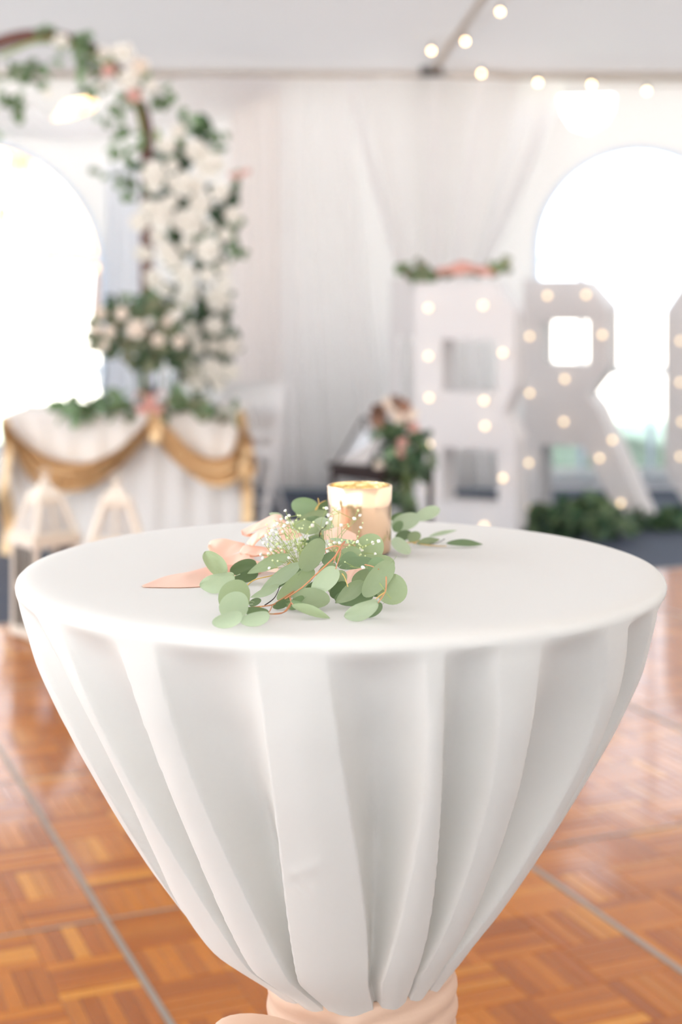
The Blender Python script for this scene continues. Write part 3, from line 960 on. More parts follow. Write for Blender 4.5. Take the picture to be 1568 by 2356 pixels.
sp3 = empty('eucalyptus_spray', base_at(710, 1300), 'eucalyptus tips rising behind the white blossoms, left of the candle holder', 'eucalyptus')
for a_ in ((732,1172,669,1160,40,1290,1288,0,'leafdark',0), (754,1178,686,1198,24,1300,1300,-.2,'leaf',3),
           (733,1221,666,1203,30,1318,1318,0,'leaf',3), (733,1236,753,1192,50,1314,1312,0,'leafpale',0),
           (698,1253,753,1234,26,1322,1322,0,'leaf',3), (733,1182,757,1152,22,1264,1262,0,'leafdark',0),
           (652,1192,618,1181,14,1286,1286,0,'leafpale',3), (700,1182,680,1180,20,1286,1286,0,'leaf',0),
           (742,1206,704,1192,24,1308,1308,0,'leafdark',3), (726,1262,690,1246,30,1328,1328,0,'leafdark',0), (745,1262,716,1238,28,1330,1330,0,'leafdark',0)):
    hero_leaf(sp3, *a_)
stem(sp3, [B_(560,900,1330), B_(530,640,1322), B_(590,560,1318), B_(610,500,1312)], .0011, 'darkwood')
stem(sp3, [B_(560,700,1320), B_(480,420,1296), B_(530,320,1290), B_(590,285,1286)], .0012, 'stemyellow')
stem(sp3, [B_(490,395,1294), B_(520,320,1290), B_(512,258,1288)], .0011, 'stemyellow')
stem(sp3, [B_(700,1000,1345), B_(600,850,1336), B_(560,700,1322)], .0014)

sp4 = empty('eucalyptus_spray', base_at(960, 1250), 'small eucalyptus spray with a yellow stem lying right behind the candle holder', 'eucalyptus')
for a_ in ((901,1213,966,1188,36,1252,1250,-.1,'leafpale',0), (956,1193,1013,1169,28,1250,1246,-.1,'leafpale',2),
           (900,1196,929,1183,18,1246,1244,0,'leafdark',0), (909,1239,947,1226,22,1256,1256,-.2,'leafdark',0),
           (938,1243,967,1228,24,1258,1258,-.2,'leaf',0), (958,1251,1012,1240,16,1262,1258,-.4,'leaf',3),
           (986,1234,1051,1219,9,1248,1246,-.4,'leafpale',3), (1026,1255,1111,1256,15,1263,1262,-.7,'leafdark',3),
           (903,1240,942,1276,28,1280,1284,-.4,'leafpale',1), (905,1222,925,1200,20,1254,1254,0,'leafdark',0)):
    hero_leaf(sp4, *a_)
stem(sp4, [C_(225,770,1260), C_(285,776,1260), C_(480,772,1260), C_(545,745,1258)], .0015, 'stemyellow')
stem(sp4, [C_(470,780,1260), C_(600,800,1262), C_(870,826,1262)], .0014, 'stemyellow')
stem(sp4, [C_(620,800,1260), C_(760,780,1262), C_(850,730,1262)], .0011, 'darkwood')

# baby's breath
def blossom_mesh():
    b = MB()
    rr = random.Random(5)
    for k in range(9):
        a = 2*PI*k/9; t = .35 if k % 2 else .8
        d = Vector((math.cos(a)*math.sin(t), math.sin(a)*math.sin(t), math.cos(t)))
        b.sphere(d*.30, .27, 6, 4, (1,1,.8))
    b.sphere((0,0,.1), .32, 6, 4)
    return b.mesh('blossom', M['breath'], angle=60)
BL = blossom_mesh()
bb = empty('babys_breath', base_at(690, 1345), 'loose cluster of tiny white baby\'s breath blossoms between ribbon and candle holder', 'flowers')
fpos = [A(*q, 1338) for q in ((1360,180),(1390,225),(1375,292),(1418,285),(1338,372),(1290,290),(1262,318),(1222,388),(1180,408),(1290,446),(1160,464),(1320,508),(1330,550),(1262,520),(1226,526),(1205,570),(1142,574),(1160,606),(1258,564),(1390,606),(1380,560),(1440,486),(1490,480),(1232,452),(1200,430),(1280,382),(1320,260),(1350,320),(1240,360),(1310,420),(1200,500))]
fpos += [A(1215,698,1360)]
fpos += [B_(*q, 1334) for q in ((240,520),(185,470),(320,742),(266,756),(396,696),(450,746),(310,700),(340,770))]
fpos += [B_(*q, 1326) for q in ((630,440),(655,485),(615,526),(450,550),(738,382),(760,552),(895,482),(960,447),(962,576),(600,372))]
fpos += [B_(*q, 1352) for q in ((610,832),(642,762),(690,742),(742,736),(972,815),(1085,736),(1156,716),(1126,850),(936,726),(590,800))]
fpos += [B_(985,1000,1408), B_(200,895,1352)]
rr = random.Random(31)
bud = MB(); stm = MB()
hub = at(700, 1300, gdist(1346)); hub.z = TABLE_Z+.012
hub2 = at(775, 1262, gdist(1340)); hub2.z = TABLE_Z+.022
for (x, y, g) in fpos:
    p = at(x, y, gdist(g+rr.uniform(-4, 4)))
    s = rr.uniform(.0042, .0056)
    n = Vector((rr.gauss(0,.5), rr.gauss(-.5,.4), rr.gauss(.6,.4))).normalized()
    u = n.cross(Vector((.3,.2,1))).normalized(); w = n.cross(u)
    inst('blossom', BL, frame(p, u*s, w*s, n*s), bb)
    h0 = hub if x < 745 else hub2
    if p.z > TABLE_Z+.004:
        mid = h0.lerp(p, .55)+Vector((rr.gauss(0,.005), rr.gauss(0,.004), rr.uniform(-.002,.006)))
        P = smooth_pts([h0, mid, p], 8)
        stm.tube(P, .00032, 4)
        for q in range(2):
            t = rr.uniform(.45, .95); pp = P[min(7, int(t*8))]
            e = pp+Vector((rr.gauss(0,.007), rr.gauss(0,.004), abs(rr.gauss(.004,.004))))
            stm.tube([pp, e], .0003, 4)
            bud.sphere(e, rr.uniform(.0008,.0015), 6, 4)
for k in range(60):
    x, y = rr.uniform(610, 700), rr.uniform(1200, 1300)
    if rr.random() < .35: x, y = rr.uniform(785, 850), rr.uniform(1240, 1280)
    p = at(x, y, gdist(1338 if x < 720 else 1354))
    bud.sphere(p, rr.uniform(.0007,.0014), 6, 4)
stm.build('stems', M['stemgreen'], bb)
o = bud.build('buds', M['bud'], bb); o['kind'] = 'stuff'

# peach ribbon
rb = empty('ribbon_bow', base_at(620, 1330), 'peach silk ribbon bow with a pointed tail lying left of the greenery on the table', 'ribbon')
def strip(name, e1, e2, n=40, m='ribbon', bulge=0.0, by=0.0):
    P = smooth_pts([at(x, y, gdist(g)) for x, y, g in e1], n); Q = smooth_pts([at(x, y, gdist(g)) for x, y, g in e2], n)
    nv = 9
    def fn(u, v):
        i = min(int(u*(n-1)+.5), n-1)
        p = P[i].lerp(Q[i], v)
        p = p+Vector((0,0,bulge*math.sin(PI*v)*math.sin(PI*u)+.0012*math.sin(u*15+v*4)*math.sin(PI*v)))
        p.y -= by*math.sin(PI*v)
        p.z = max(p.z, TABLE_Z+.0022)
        return p
    o = MB().grid(n, nv, fn).build(name, M[m], rb, angle=85)
    return o
def flat(pts, dg=3): return [(x, y, y+dg) for x, y in pts]
strip('tail', flat([(324,1348),(380,1326),(440,1314),(500,1297),(580,1276)], 5), flat([(330,1351),(400,1352),(460,1350),(520,1342),(600,1318)], 4), bulge=.004)
def zs(pts, g): return [A(x, y, g+0.0) for x, y in pts]
strip('loop', zs([(657,500),(690,446),(800,428),(900,450),(990,470)], 1300), zs([(657,505),(720,560),(790,588),(870,575),(990,522)], 1318), 50, by=-.008)
strip('loop', zs([(660,500),(720,552),(790,588),(870,576),(960,552),(1030,556)], 1322), zs([(662,510),(715,610),(800,660),(900,660),(980,628),(1050,600)], 1330), 50, by=.004)
strip('loop', zs([(945,545),(985,488),(1070,492),(1150,500),(1240,520)], 1318), zs([(955,560),(1000,592),(1080,594),(1150,584),(1240,572)], 1324), 50, by=.012)
strip('loop', zs([(1005,468),(1060,400),(1130,345),(1210,332)], 1314), zs([(1075,497),(1112,452),(1165,412),(1240,392)], 1320), 40, by=.008)
strip('loop', zs([(955,355),(1050,308),(1150,258),(1250,212),(1320,214)], 1296), zs([(985,402),(1060,372),(1150,336),(1230,312),(1340,304)], 1304), 40, by=.008)
strip('loop', zs([(954,356),(985,370),(1050,384),(1100,372)], 1298), zs([(964,394),(1010,413),(1055,410),(1110,384)], 1308), 30, by=-.004)
strip('loop', zs([(1285,345),(1370,328),(1440,350),(1510,395)], 1312), zs([(1300,432),(1370,447),(1440,432),(1510,402)], 1322), 30, by=-.006)
strip('loop', zs([(1180,300),(1260,250),(1330,250),(1400,300)], 1304), zs([(1200,360),(1270,330),(1340,330),(1400,350)], 1312), 30, by=.006)
strip('ribbon_end', [(745,1222,1318),(780,1213,1318),(818,1229,1318)], [(745,1242,1326),(785,1241,1326),(822,1243,1326)], bulge=.004)
strip('ribbon_end', [(790,1318,1328),(820,1306,1322),(850,1312,1322)], [(795,1345,1350),(820,1341,1346),(850,1332,1338)], bulge=.003)
strip('ribbon_end', [(590,1290,1330),(610,1296,1334),(640,1300,1338)], [(560,1300,1320),(590,1310,1330),(640,1318,1340)], bulge=.003)
MB().sphere(at(634, 1280, gdist(1322)), .012, 12, 9, (1.2,.8,.9)).build('knot', M['ribbon'], rb)

# ------------------------------------------------------------------ sweetheart table at the left
TY, TBZ = 8.29, .76
tx0, tx1 = (12-CX)/F*TY, (560-CX)/F*TY
tyb = TY+.72
ht = empty('sweetheart_table', ((tx0+tx1)/2, TY+.36, 0), 'small rectangular head table under the pleated ivory skirt at left', 'table')
MB().box(((tx0+tx1)/2, TY+.36, TBZ-.02), (tx1-tx0-.05, .68, .025)).build('tabletop', M['darkwood'], ht, smooth=False)
for sx in (tx0+.08, tx1-.08):
    for sy in (TY+.08, tyb-.08):
        MB().tube([(sx, sy, -.012), (sx, sy, TBZ-.03)], .014, 8).build('leg', M['darkmetal'], ht)
per = []
cr_ = .05
for (cx_, cy_, a0) in ((tx1-cr_, TY+cr_, -PI/2), (tx1-cr_, tyb-cr_, 0), (tx0+cr_, tyb-cr_, PI/2), (tx0+cr_, TY+cr_, PI)):
    for k in range(7):
        a = a0+k/6*PI/2
        per.append((Vector((cx_+cr_*math.cos(a), cy_+cr_*math.sin(a), 0)), Vector((math.cos(a), math.sin(a), 0))))
# resample perimeter
P, N_ = [], []
tot_l = 0; segs = []
for i in range(len(per)):
    a, b_ = per[i], per[(i+1) % len(per)]
    segs.append((tot_l, a, b_)); tot_l += (b_[0]-a[0]).length
NP = 520
def per_at(s):
    s = s % tot_l
    for (s0, a, b_) in reversed(segs):
        if s >= s0:
            L_ = (b_[0]-a[0]).length
            t = (s-s0)/max(L_, 1e-9)
            return a[0].lerp(b_[0], t), a[1].lerp(b_[1], t).normalized()
def skirt_fn(u, v):
    p, n = per_at(u*tot_l)
    z = TBZ-.004-(TBZ+.004)*v
    am = .009*min(1, v*5)
    w = math.sin(u*tot_l*2*PI/.16)
    w = (1 if w > 0 else -1)*abs(w)**.6
    return p+n*(am*w+.012*v)+Vector((0,0,z))
b = MB().grid(NP, 12, skirt_fn, wrap=True)
n0 = len(b.v)
b.v += [per_at(k/NP*tot_l)[0]+Vector((0,0,TBZ)) for k in range(NP)]
b.f.append(tuple(range(n0, n0+NP)))
for k in range(NP):
    b.f.append((k, (k+1) % NP, n0+(k+1) % NP, n0+k))
o = b.build('table_skirt', M['skirt'], None, angle=60)
tg(o, 'ivory pleated table skirt on the head table under the gold swag', 'table skirt')

gs = empty('gold_swag', ((tx0+tx1)/2, TY-.05, TBZ), 'gold sequin fabric draped in two swags across the front of the ivory table skirt', 'table runner')
def gold(name, top, bot, nf=2.5, amp=.055, Yb=TY-.045):
    T = smooth_pts([(x,y,0) for x,y in top], 60); Q = smooth_pts([(x,y,0) for x,y in bot], 60)
    def fn(u, v):
        i = min(int(u*59+.5), 59)
        x = T[i].x+(Q[i].x-T[i].x)*v; y = T[i].y+(Q[i].y-T[i].y)*v
        wid = (Q[i].y-T[i].y)/80
        d = amp*min(1.2, wid)*(math.sin(2*PI*nf*v+1.0+1.5*u)+.4)
        return at(x, y, Yb)-Vector((0, d+.01, 0))
    return MB().grid(60, 30, fn).build(name, M['sequin'], gs, angle=85)
gold('swag', [(10,952),(50,1005),(110,1045),(180,1062),(240,1050),(300,1010),(352,950)], [(14,975),(50,1060),(90,1110),(150,1128),(220,1115),(290,1062),(358,985)], 3)
gold('swag', [(352,950),(395,985),(440,1030),(485,1052),(525,1045),(545,1010),(556,950)], [(350,985),(385,1040),(430,1080),(480,1112),(525,1114),(558,1085),(572,1000)], 2)
gold('gather', [(338,944),(352,942),(368,944)], [(346,1010),(358,1020),(372,1012)], 1, .02, TY-.075)
gold('swag_tail', [(8,955),(16,952),(26,955)], [(2,1300),(16,1310),(34,1290)], 2, .05, TY-.05)
gold('swag_tail', [(548,946),(556,944),(566,948)], [(558,1200),(570,1210),(586,1195)], 2, .04, TY-.05)
gold('swag_tail', [(556,960),(568,990),(578,1000)], [(560,1090),(575,1100),(592,1080)], 2, .05, TY-.06)

# greenery on the head table
rr = random.Random(44)
def lay_garland(name, label, blobs, Y, size, keys, seed, thick=.1, cat='garland', down=0, aspect=(.5,.75), zmin=None):
    x, y = blobs[0][0], blobs[0][1]
    t = empty(name, at(x, y, Y), label, cat)
    q = random.Random(seed)
    pts = [at(b_[0], b_[1], Y) for b_ in blobs]
    if len(pts) > 1: MB().tube(smooth_pts(pts, 6*len(pts)), .006, 6).build('stem', M['stemgreen'], t)
    blob_leaves(t, blobs, Y, size, keys, q, thick, down, aspect)
    return t
lay_garland('table_garland', 'green leafy garland on the left half of the head table', [(150,950,22,14,14),(185,945,30,16,22),(230,940,30,18,26),(275,936,30,18,24),(192,985,10,8,4)], TY+.02, .085, ['leafmid','leafdark','leafmid'], 51, .08)
lay_garland('table_garland', 'leafy garland on the right half of the head table, beside the folding chair', [(395,925,20,22,14),(430,940,25,16,14),(475,940,25,20,20),(495,955,12,10,5),(525,948,20,8,6)], TY+.02, .08, ['leafmid','leafolive','leafdark'], 52, .08)

# flower centrepiece on glass vase
cpY = 8.62
cp = empty('flower_centrepiece', at(325, 932, cpY), 'round centrepiece of cream roses and olive greenery in a clear vase on the head table', 'flower arrangement')
cpx = wx(325, cpY)
MB().lathe((cpx, cpY, TBZ), [(0,.002),(.055,.002),(.055,.01),(.02,.03),(.028,.12),(.05,.24),(.047,.24),(.025,.12),(.016,.04),(0,.03)], 28).build('vase', M['glass'], cp)
MB().tube([(cpx,cpY,TBZ+.05),(cpx+.01,cpY,TBZ+.2),(cpx,cpY,TBZ+.4)], .012, 6).build('stems', M['stemgreen'], cp)
q = random.Random(61)
blob_leaves(cp, [(325,770,85,75,130),(240,770,40,30,34),(390,820,45,45,44),(310,710,60,30,34),(360,700,40,25,20)], cpY, .09, ['leafolive','leafolive','leafdark','leafdeep'], q, .2)
for (x, y, d, k) in ((313,758,50,'rosecream'),(253,762,32,'rosecream'),(280,722,34,'rosecream'),(364,783,34,'rosecream'),(222,758,30,'rosecream'),(412,786,32,'rosecream'),(232,722,30,'rosecream'),(345,740,22,'rose'),(385,740,26,'rosecream'),(240,795,24,'rosecream'),(405,725,30,'rose')):
    put_rose(cp, at(x, y, cpY-.20), d/F*cpY*.92, q, k)
# pink bow at the swag peak
pb = empty('pink_bow', at(345, 948, TY-.09), 'dusty pink satin bow at the centre front edge of the head table', 'bow')
for sx in (-1, 1):
    MB().grid(26, 6, lambda u, v: at(345+sx*36*(.5-.5*math.cos(2*PI*u)), 922+24*math.sin(2*PI*u)*math.sin(PI*u)*sx*sx, TY-.10)+Vector((0, (v-.5)*.07*(.4+.6*math.sin(PI*u)), .01*math.sin(5*v)))).build('bow_loop', M['pinksatin'], pb, angle=80)
    MB().grid(6, 8, lambda u, v: at(345+sx*(4+16*v)+(u-.5)*26, 926+26*v, TY-.12)+Vector((0,.008*math.sin(6*u),0))).build('tail', M['pinksatin'], pb, angle=80)
MB().sphere(at(345, 922, TY-.11), .03, 12, 8, (1,.8,1.1)).build('knot', M['pinksatin'], pb)
for (x, lb) in ((180,'left champagne flute of the pair beside the centrepiece'), (232,'right champagne flute of the pair beside the centrepiece')):
    Yg = 8.5
    p = Vector((wx(x, Yg), Yg, TBZ+.001))
    t = empty('champagne_flute', p, lb, 'glass', 'champagne flutes on the head table')
    MB().lathe(p, [(0,0),(.035,0),(.034,.003),(.005,.008),(.004,.09),(.004,.11)], 20).build('stem', M['glass'], t)
    MB().lathe(p, [(.003,.11),(.018,.13),(.027,.18),(.026,.27),(.0245,.27),(.025,.18),(.016,.135),(.002,.115)], 20).build('bowl', M['glass'], t)
for (x, Yg, lb) in ((352,8.45,'stemmed water glass right behind the pink bow'), (398,8.5,'stemmed water glass nearer the folding chair')):
    p = Vector((wx(x, Yg), Yg, TBZ+.001))
    t = empty('water_glass', p, lb, 'glass', 'water glasses on the head table')
    MB().lathe(p, [(0,0),(.036,0),(.035,.003),(.005,.008),(.005,.08)], 20).build('stem', M['glass'], t)
    MB().lathe(p, [(.004,.08),(.03,.10),(.041,.15),(.036,.22),(.034,.22),(.039,.15),(.028,.103),(.003,.084)], 20).build('bowl', M['glass'], t)

# white folding chair
chY = 9.2
ch = empty('folding_chair', (wx(572, chY), chY, 0), 'white folding chair with a solid back behind the right end of the head table', 'chair')
RZ = Matrix.Rotation(math.radians(-16), 3, 'Z')
def cpt(x, y, z): return RZ @ Vector((x, y, z))+Vector((wx(565, chY), chY, 0))
for sx in (-1, 1):
    MB().bar(cpt(sx*.205,-.28,-.012), cpt(sx*.205,.17,.88), .03, .045).build('back_post', M['chairwhite'], ch, smooth=False)
    MB().bar(cpt(sx*.175,.26,-.012), cpt(sx*.175,-.12,.46), .025, .04).build('rear_leg', M['chairwhite'], ch, smooth=False)
b = MB()
b.grid(9, 4, lambda u, v: cpt((u-.5)*.38, .145+.022*math.sin(PI*u)-.05*v, .87-.19*v))
o = b.build('backrest', M['chairwhite'], ch); o.modifiers.new('thick', 'SOLIDIFY').thickness = .02
MB().bar(cpt(-.2,.06,.56), cpt(.2,.06,.56), .022, .04).build('back_rail', M['chairwhite'], ch, smooth=False)
MB().box(cpt(0,-.06,.455), (.38,.38,.03), M=RZ).build('seat', M['chairwhite'], ch, smooth=False)
MB().bar(cpt(-.175,.15,.13), cpt(.175,.15,.13), .02, .03).build('stretcher', M['chairwhite'], ch, smooth=False)

# lanterns
def lantern(x, Y, rot, label):
    c = Vector((wx(x, Y), Y, .0015))
    t = empty('lantern', c, label, 'lantern', 'cream lanterns on the floor')
    Rz = Matrix.Rotation(rot, 3, 'Z')
    def q(x_, y_, z_): return c+Rz @ Vector((x_, y_, z_))
    s = .095
    b = MB().box(q(0,0,.025), (.215,.215,.03), M=Rz)
    for i in (-1, 1):
        for j in (-1, 1): b.box(q(i*.085,j*.085,.006), (.03,.03,.012), M=Rz)
    b.build('base', M['lantern'], t, smooth=False)
    for i in (-1, 1):
        for j in (-1, 1):
            MB().box(q(i*.09, j*.09, .21), (.02,.02,.345), M=Rz).build('corner_post', M['lantern'], t, smooth=False)
    for k in range(4):
        a = k*PI/2; dx, dy = math.cos(a), math.sin(a)
        Mr = Rz @ Matrix.Rotation(a, 3, 'Z')
        p = MB().box(q(dx*.088, dy*.088, .21), (.003,.16,.34), M=Mr).build('pane', M['glass'], t, smooth=False)
        gb = MB().box(q(dx*.092, dy*.092, .21), (.008,.012,.34), M=Mr); gb.box(q(dx*.092, dy*.092, .21), (.008,.16,.012), M=Mr)
        gb.build('glazing_bar', M['lantern'], t, smooth=False)
    MB().box(q(0,0,.402), (.225,.225,.04), M=Rz).build('band', M['lantern'], t, smooth=False)
    # sloping glazed hood: four hip bars, rails and panes
    b = MB()
    cl = lambda k, h, z: c+Rz @ Vector((h*(1,1,-1,-1)[k % 4], h*(-1,1,1,-1)[k % 4], z))
    for k in range(4):
        b.bar(cl(k,.096,.424), cl(k,.050,.566), .02)
        b.bar(cl(k,.094,.430), cl(k+1,.094,.430), .014)
        b.bar(cl(k,.052,.560), cl(k+1,.052,.560), .014)
        b.bar(cl(k,.094,.428).lerp(cl(k+1,.094,.428), .5), cl(k,.052,.562).lerp(cl(k+1,.052,.562), .5), .010)
        MB().add([cl(k,.092,.428), cl(k+1,.092,.428), cl(k+1,.050,.562), cl(k,.050,.562)], [(0,1,2,3)]).build('hood_pane', M['frost'], t, smooth=False)
    b.build('hood', M['lantern'], t, smooth=False)
    b = MB()
    for (h0, z0, h1, z1) in ((.062,.565,.062,.578),(.062,.578,.02,.625),(.02,.625,.014,.64)):
        V = [q(i*h, j*h, z) for (h, z) in ((h0,z0),(h1,z1)) for (i, j) in ((-1,-1),(1,-1),(1,1),(-1,1))]
        b.add(V, [(0,1,5,4),(1,2,6,5),(2,3,7,6),(3,0,4,7),(3,2,1,0),(4,5,6,7)])
    b.build('cap', M['lantern'], t, smooth=False)
    MB().sphere(q(0,0,.652), .016, 10, 8).build('finial', M['lantern'], t)
    ringp = [q(.022*math.cos(2*PI*k/16), 0, .672+.022*math.sin(2*PI*k/16)) for k in range(17)]
    MB().tube(ringp, .003, 6).build('ring', M['lantern'], t)
lantern(103, 6.14, math.radians(40), 'cream metal lantern nearest the left edge, on the dance floor by the gold swag')
lantern(267, 6.02, math.radians(8), 'cream metal lantern second from the left, mostly hidden behind the cocktail table')

# ------------------------------------------------------------------ wooden arch, flower column, arch garland
AY = 9.3
ac = at(90, 332, AY); ar = 262/F*AY
ar_o = empty('wedding_arch', (ac.x, AY, 0), 'tall round-topped mahogany wooden arch behind the head table', 'arch')
def arch_path(r, n=40):
    pts = [Vector((ac.x-r, AY, -.012)), Vector((ac.x-r, AY, ac.z*.5))]
    pts += [Vector((ac.x-r*math.cos(PI*k/n), AY, ac.z+r*math.sin(PI*k/n))) for k in range(n+1)]
    pts += [Vector((ac.x+r, AY, ac.z*.5)), Vector((ac.x+r, AY, -.012))]
    return pts
o_, i_ = arch_path(ar+.0), arch_path(ar-.075)
b = MB(); dpt = .10
n = len(o_)
for p, q_ in zip(o_, i_):
    y0, y1 = Vector((0,-dpt/2,0)), Vector((0,dpt/2,0))
    b.v += [p+y0, q_+y0, q_+y1, p+y1]
for k in range(n-1):
    for j in range(4):
        j2 = (j+1) % 4
        b.f.append((k*4+j, k*4+j2, (k+1)*4+j2, (k+1)*4+j))
b.f += [(0,1,2,3), ((n-1)*4+3,(n-1)*4+2,(n-1)*4+1,(n-1)*4)]
b.build('frame', M['wood'], ar_o, angle=30)

FY = 9.12
fc = empty('flower_column', at(430, 890, FY), 'tall column of white roses and dark leaves on the right post of the wooden arch', 'flower arrangement')
MB().tube(smooth_pts([at(360,300,FY+.08), at(400,500,FY+.08), at(430,700,FY+.08), at(460,900,FY+.08)], 20), .02, 8).build('stem', M['stemgreen'], fc)
q = random.Random(71)
blob_leaves(fc, [(390,420,55,80,44),(420,560,60,80,44),(440,700,70,80,46),(470,810,70,80,46),(440,330,80,40,20),(505,520,30,110,26),(512,770,32,110,34)], FY, .135, ['leafdeep','leafdeep','leafdeep','leafdark'], q, .06, aspect=(.4,.65))
blob_leaves(fc, [(440,295,30,20,8),(495,318,22,18,8),(540,412,12,10,5),(520,350,10,10,2),(545,560,10,40,6),(405,270,5,12,2),(330,330,12,25,6)], FY-.05, .085, ['leafmid'], q, .05)
for (x, y, d) in ((720,130,115),(640,240,145),(850,275,190),(950,375,225),(545,440,195),(545,530,110),(680,380,100),(770,520,210),(690,500,120),(860,520,120),(1030,570,160),(600,735,210),(500,680,120),(670,640,125),(880,650,165),(800,790,230),(440,790,140),(1110,740,135),(960,830,95),(580,890,150),(470,1020,145),(640,1000,140),(780,960,120),(940,990,200),(1060,880,110),(680,1060,150),(540,1200,155),(770,1170,175),(930,1170,125),(1050,1120,110),(790,1310,195),(1010,1340,205),(1050,1230,120),(700,1430,130),(630,1280,95),(980,1540,155),(810,1580,150),(860,1690,140),(1100,1680,155),(980,1680,110),(960,1850,175),(800,1890,190),(1100,1870,150),(870,1960,110),(1010,1960,110),(700,1940,90)):
    put_rose(fc, at(180+x/3.136, 260+y/3.136, FY-.19), d/3.136/F*FY*.97, q, 'rose')
# pink ribbon tip
b = MB().grid(10, 4, lambda u, v: at(525+50*u, 400+6*math.sin(5*u)+14*(v-.5), FY-.12)+Vector((0,.01*math.sin(8*u),0)))
b.build('ribbon_tip', M['rosepink'], fc, angle=80)

ag = empty('arch_garland', at(290, 170, AY-.1), 'loose leafy garland with white and pink roses along the top of the wooden arch', 'garland')
q = random.Random(81)
MB().tube(smooth_pts([at(0,130,AY-.09), at(110,92,AY-.09), at(230,140,AY-.09), at(310,215,AY-.09), at(325,330,AY-.09)], 30), .012, 6).build('stem', M['stemgreen'], ag)
blob_leaves(ag, [(60,158,38,18,20),(30,170,30,10,8),(20,220,22,25,14),(45,250,10,14,6),(110,66,14,12,4),(200,100,24,40,22),(215,150,18,20,10),(140,105,20,15,6),(185,158,10,14,5),(205,205,22,16,14),(235,205,18,12,5),(100,185,18,16,6),(130,130,14,20,5),(372,218,22,16,14),(270,245,20,14,7),(300,240,25,12,8),(235,278,9,11,3),(272,290,14,16,5),(258,345,14,20,8),(290,320,18,30,7),(228,393,5,7,2),(262,410,10,18,3),(292,425,16,30,12),(305,395,10,40,6),(250,130,20,10,6),(330,180,20,20,6)], AY-.1, .075, ['leafmid','leafdark','leafmid'], q, .06, down=.5)
blob_leaves(ag, [(4,312,6,14,2),(8,470,8,20,2),(34,520,6,6,1),(4,556,6,10,2),(-30,420,25,120,20)], AY-.1, .07, ['leafmid'], q, .06, down=.5)
for (x, y, d, k) in ((140,96,36,'rose'),(238,121,30,'rose'),(285,124,48,'rose'),(322,154,40,'rosecream'),(298,183,50,'rose'),(348,200,34,'rose'),(232,196,22,'rose'),(250,163,32,'rosepink'),(308,220,34,'rosepink'),(268,118,30,'rose'),(0,165,18,'rose'),(110,215,22,'rose'),(330,225,16,'rose')):
    put_rose(ag, at(x, y, AY-.2), d/F*AY*1.05, q, k)

# ------------------------------------------------------------------ dark side table with card box and flowers
SY = 7.1
dz = .61
dc = Vector((wx(878, SY), SY, 0))
dt = empty('side_table', (dc.x, dc.y, 0), 'small espresso-brown side table standing left of the first white letter', 'table')
ra = math.radians(43); Rz = Matrix.Rotation(ra, 3, 'Z')
def dq(x, y, z): return dc+Rz @ Vector((x, y, z))
MB().box(dq(0,0,dz-.012), (.37,.37,.024), M=Rz).build('tabletop', M['darkwood'], dt, smooth=False)
b = MB()
for k in range(4):
    a = k*PI/2
    b.box(dq(math.cos(a)*.165, math.sin(a)*.165, dz-.045), (.015,.33,.042), M=Rz @ Matrix.Rotation(a, 3, 'Z'))
b.build('apron', M['darkwood'], dt, smooth=False)
for i in (-1, 1):
    for j in (-1, 1):
        MB().bar(dq(i*.165, j*.165, dz-.03), dq(i*.158, j*.158, -.012), .028).build('leg', M['darkwood'], dt, smooth=False)
bx = empty('card_box', dq(-.06,-.0,dz), 'glass card box with a slanting front on the dark side table', 'box')
def bq(x, y, z): return at(x, y, SY-.05)+Vector((0, z, 0))
pA, pB, pC, pD = bq(774,1064,0), bq(846,1078,0), bq(890,996,0), bq(836,962,0)
pA.y -= .02; pB.y -= .09; pC.y += .04; pD.y += .10
low = dz+.004
for p_ in (pA, pB): p_.z = max(p_.z, low)
MB().add([pA,pB,pC,pD], [(0,1,2,3)]).build('glass_panel', M['glass'], bx, smooth=False)
b = MB()
for (u_, v_) in ((pA,pB),(pB,pC),(pC,pD),(pD,pA)): b.bar(u_, v_, .008)
for p_ in (pC, pD): b.bar(p_, Vector((p_.x+.02, p_.y+.06, low)), .008)
b.bar(pA, Vector((pD.x+.02,pD.y+.06,low)), .008); b.bar(pB, Vector((pC.x+.02,pC.y+.06,low)), .008)
b.build('frame', M['darkmetal'], bx, smooth=False)
def card(u, v): 
    return pA.lerp(pB, .2+.65*u).lerp(pD.lerp(pC, .25+.65*u), .06+.70*v)+Vector((.004,.012,-.006))
o = MB().grid(2, 2, card).build('card', M['card'], None, smooth=False)
tg(o, 'white card leaning inside the slanting glass box on the dark side table', 'card')
fb = empty('flower_cascade', at(915, 1000, SY-.05), 'cascade of dark eucalyptus topped with dried brown flowers hanging over the dark side table', 'flower arrangement')
q = random.Random(91)
FYc = SY-.14
MB().tube(smooth_pts([at(905,930,FYc+.05), at(920,1010,FYc+.02), at(930,1090,FYc-.02), at(940,1180,FYc-.02)], 16), .008, 6).build('stem', M['stemgreen'], fb)
blob_leaves(fb, [(915,1000,45,30,36),(925,1050,48,35,44),(960,1040,28,40,22),(930,1110,34,40,30),(938,1165,22,35,18),(885,1075,25,20,12),(900,985,30,15,12)], FYc, .07, ['leafdeep','leafdark','leafdeep'], q, .07, down=.5)
for (x, y, d, k) in ((872,948,44,'dried'),(868,968,34,'dried'),(892,932,34,'rosecream'),(908,925,32,'dried'),(928,935,34,'dried'),(945,955,34,'rosecream'),(950,985,30,'rosepink'),(915,958,34,'rosecream'),(938,968,24,'dried'),(925,1018,26,'rosepink'),(922,1040,24,'rosepink'),(872,1072,24,'leafp')):
    if k == 'leafp': k = 'rosecream'
    put_rose(fb, at(x, y, FYc-.07), d/F*SY, q, k)

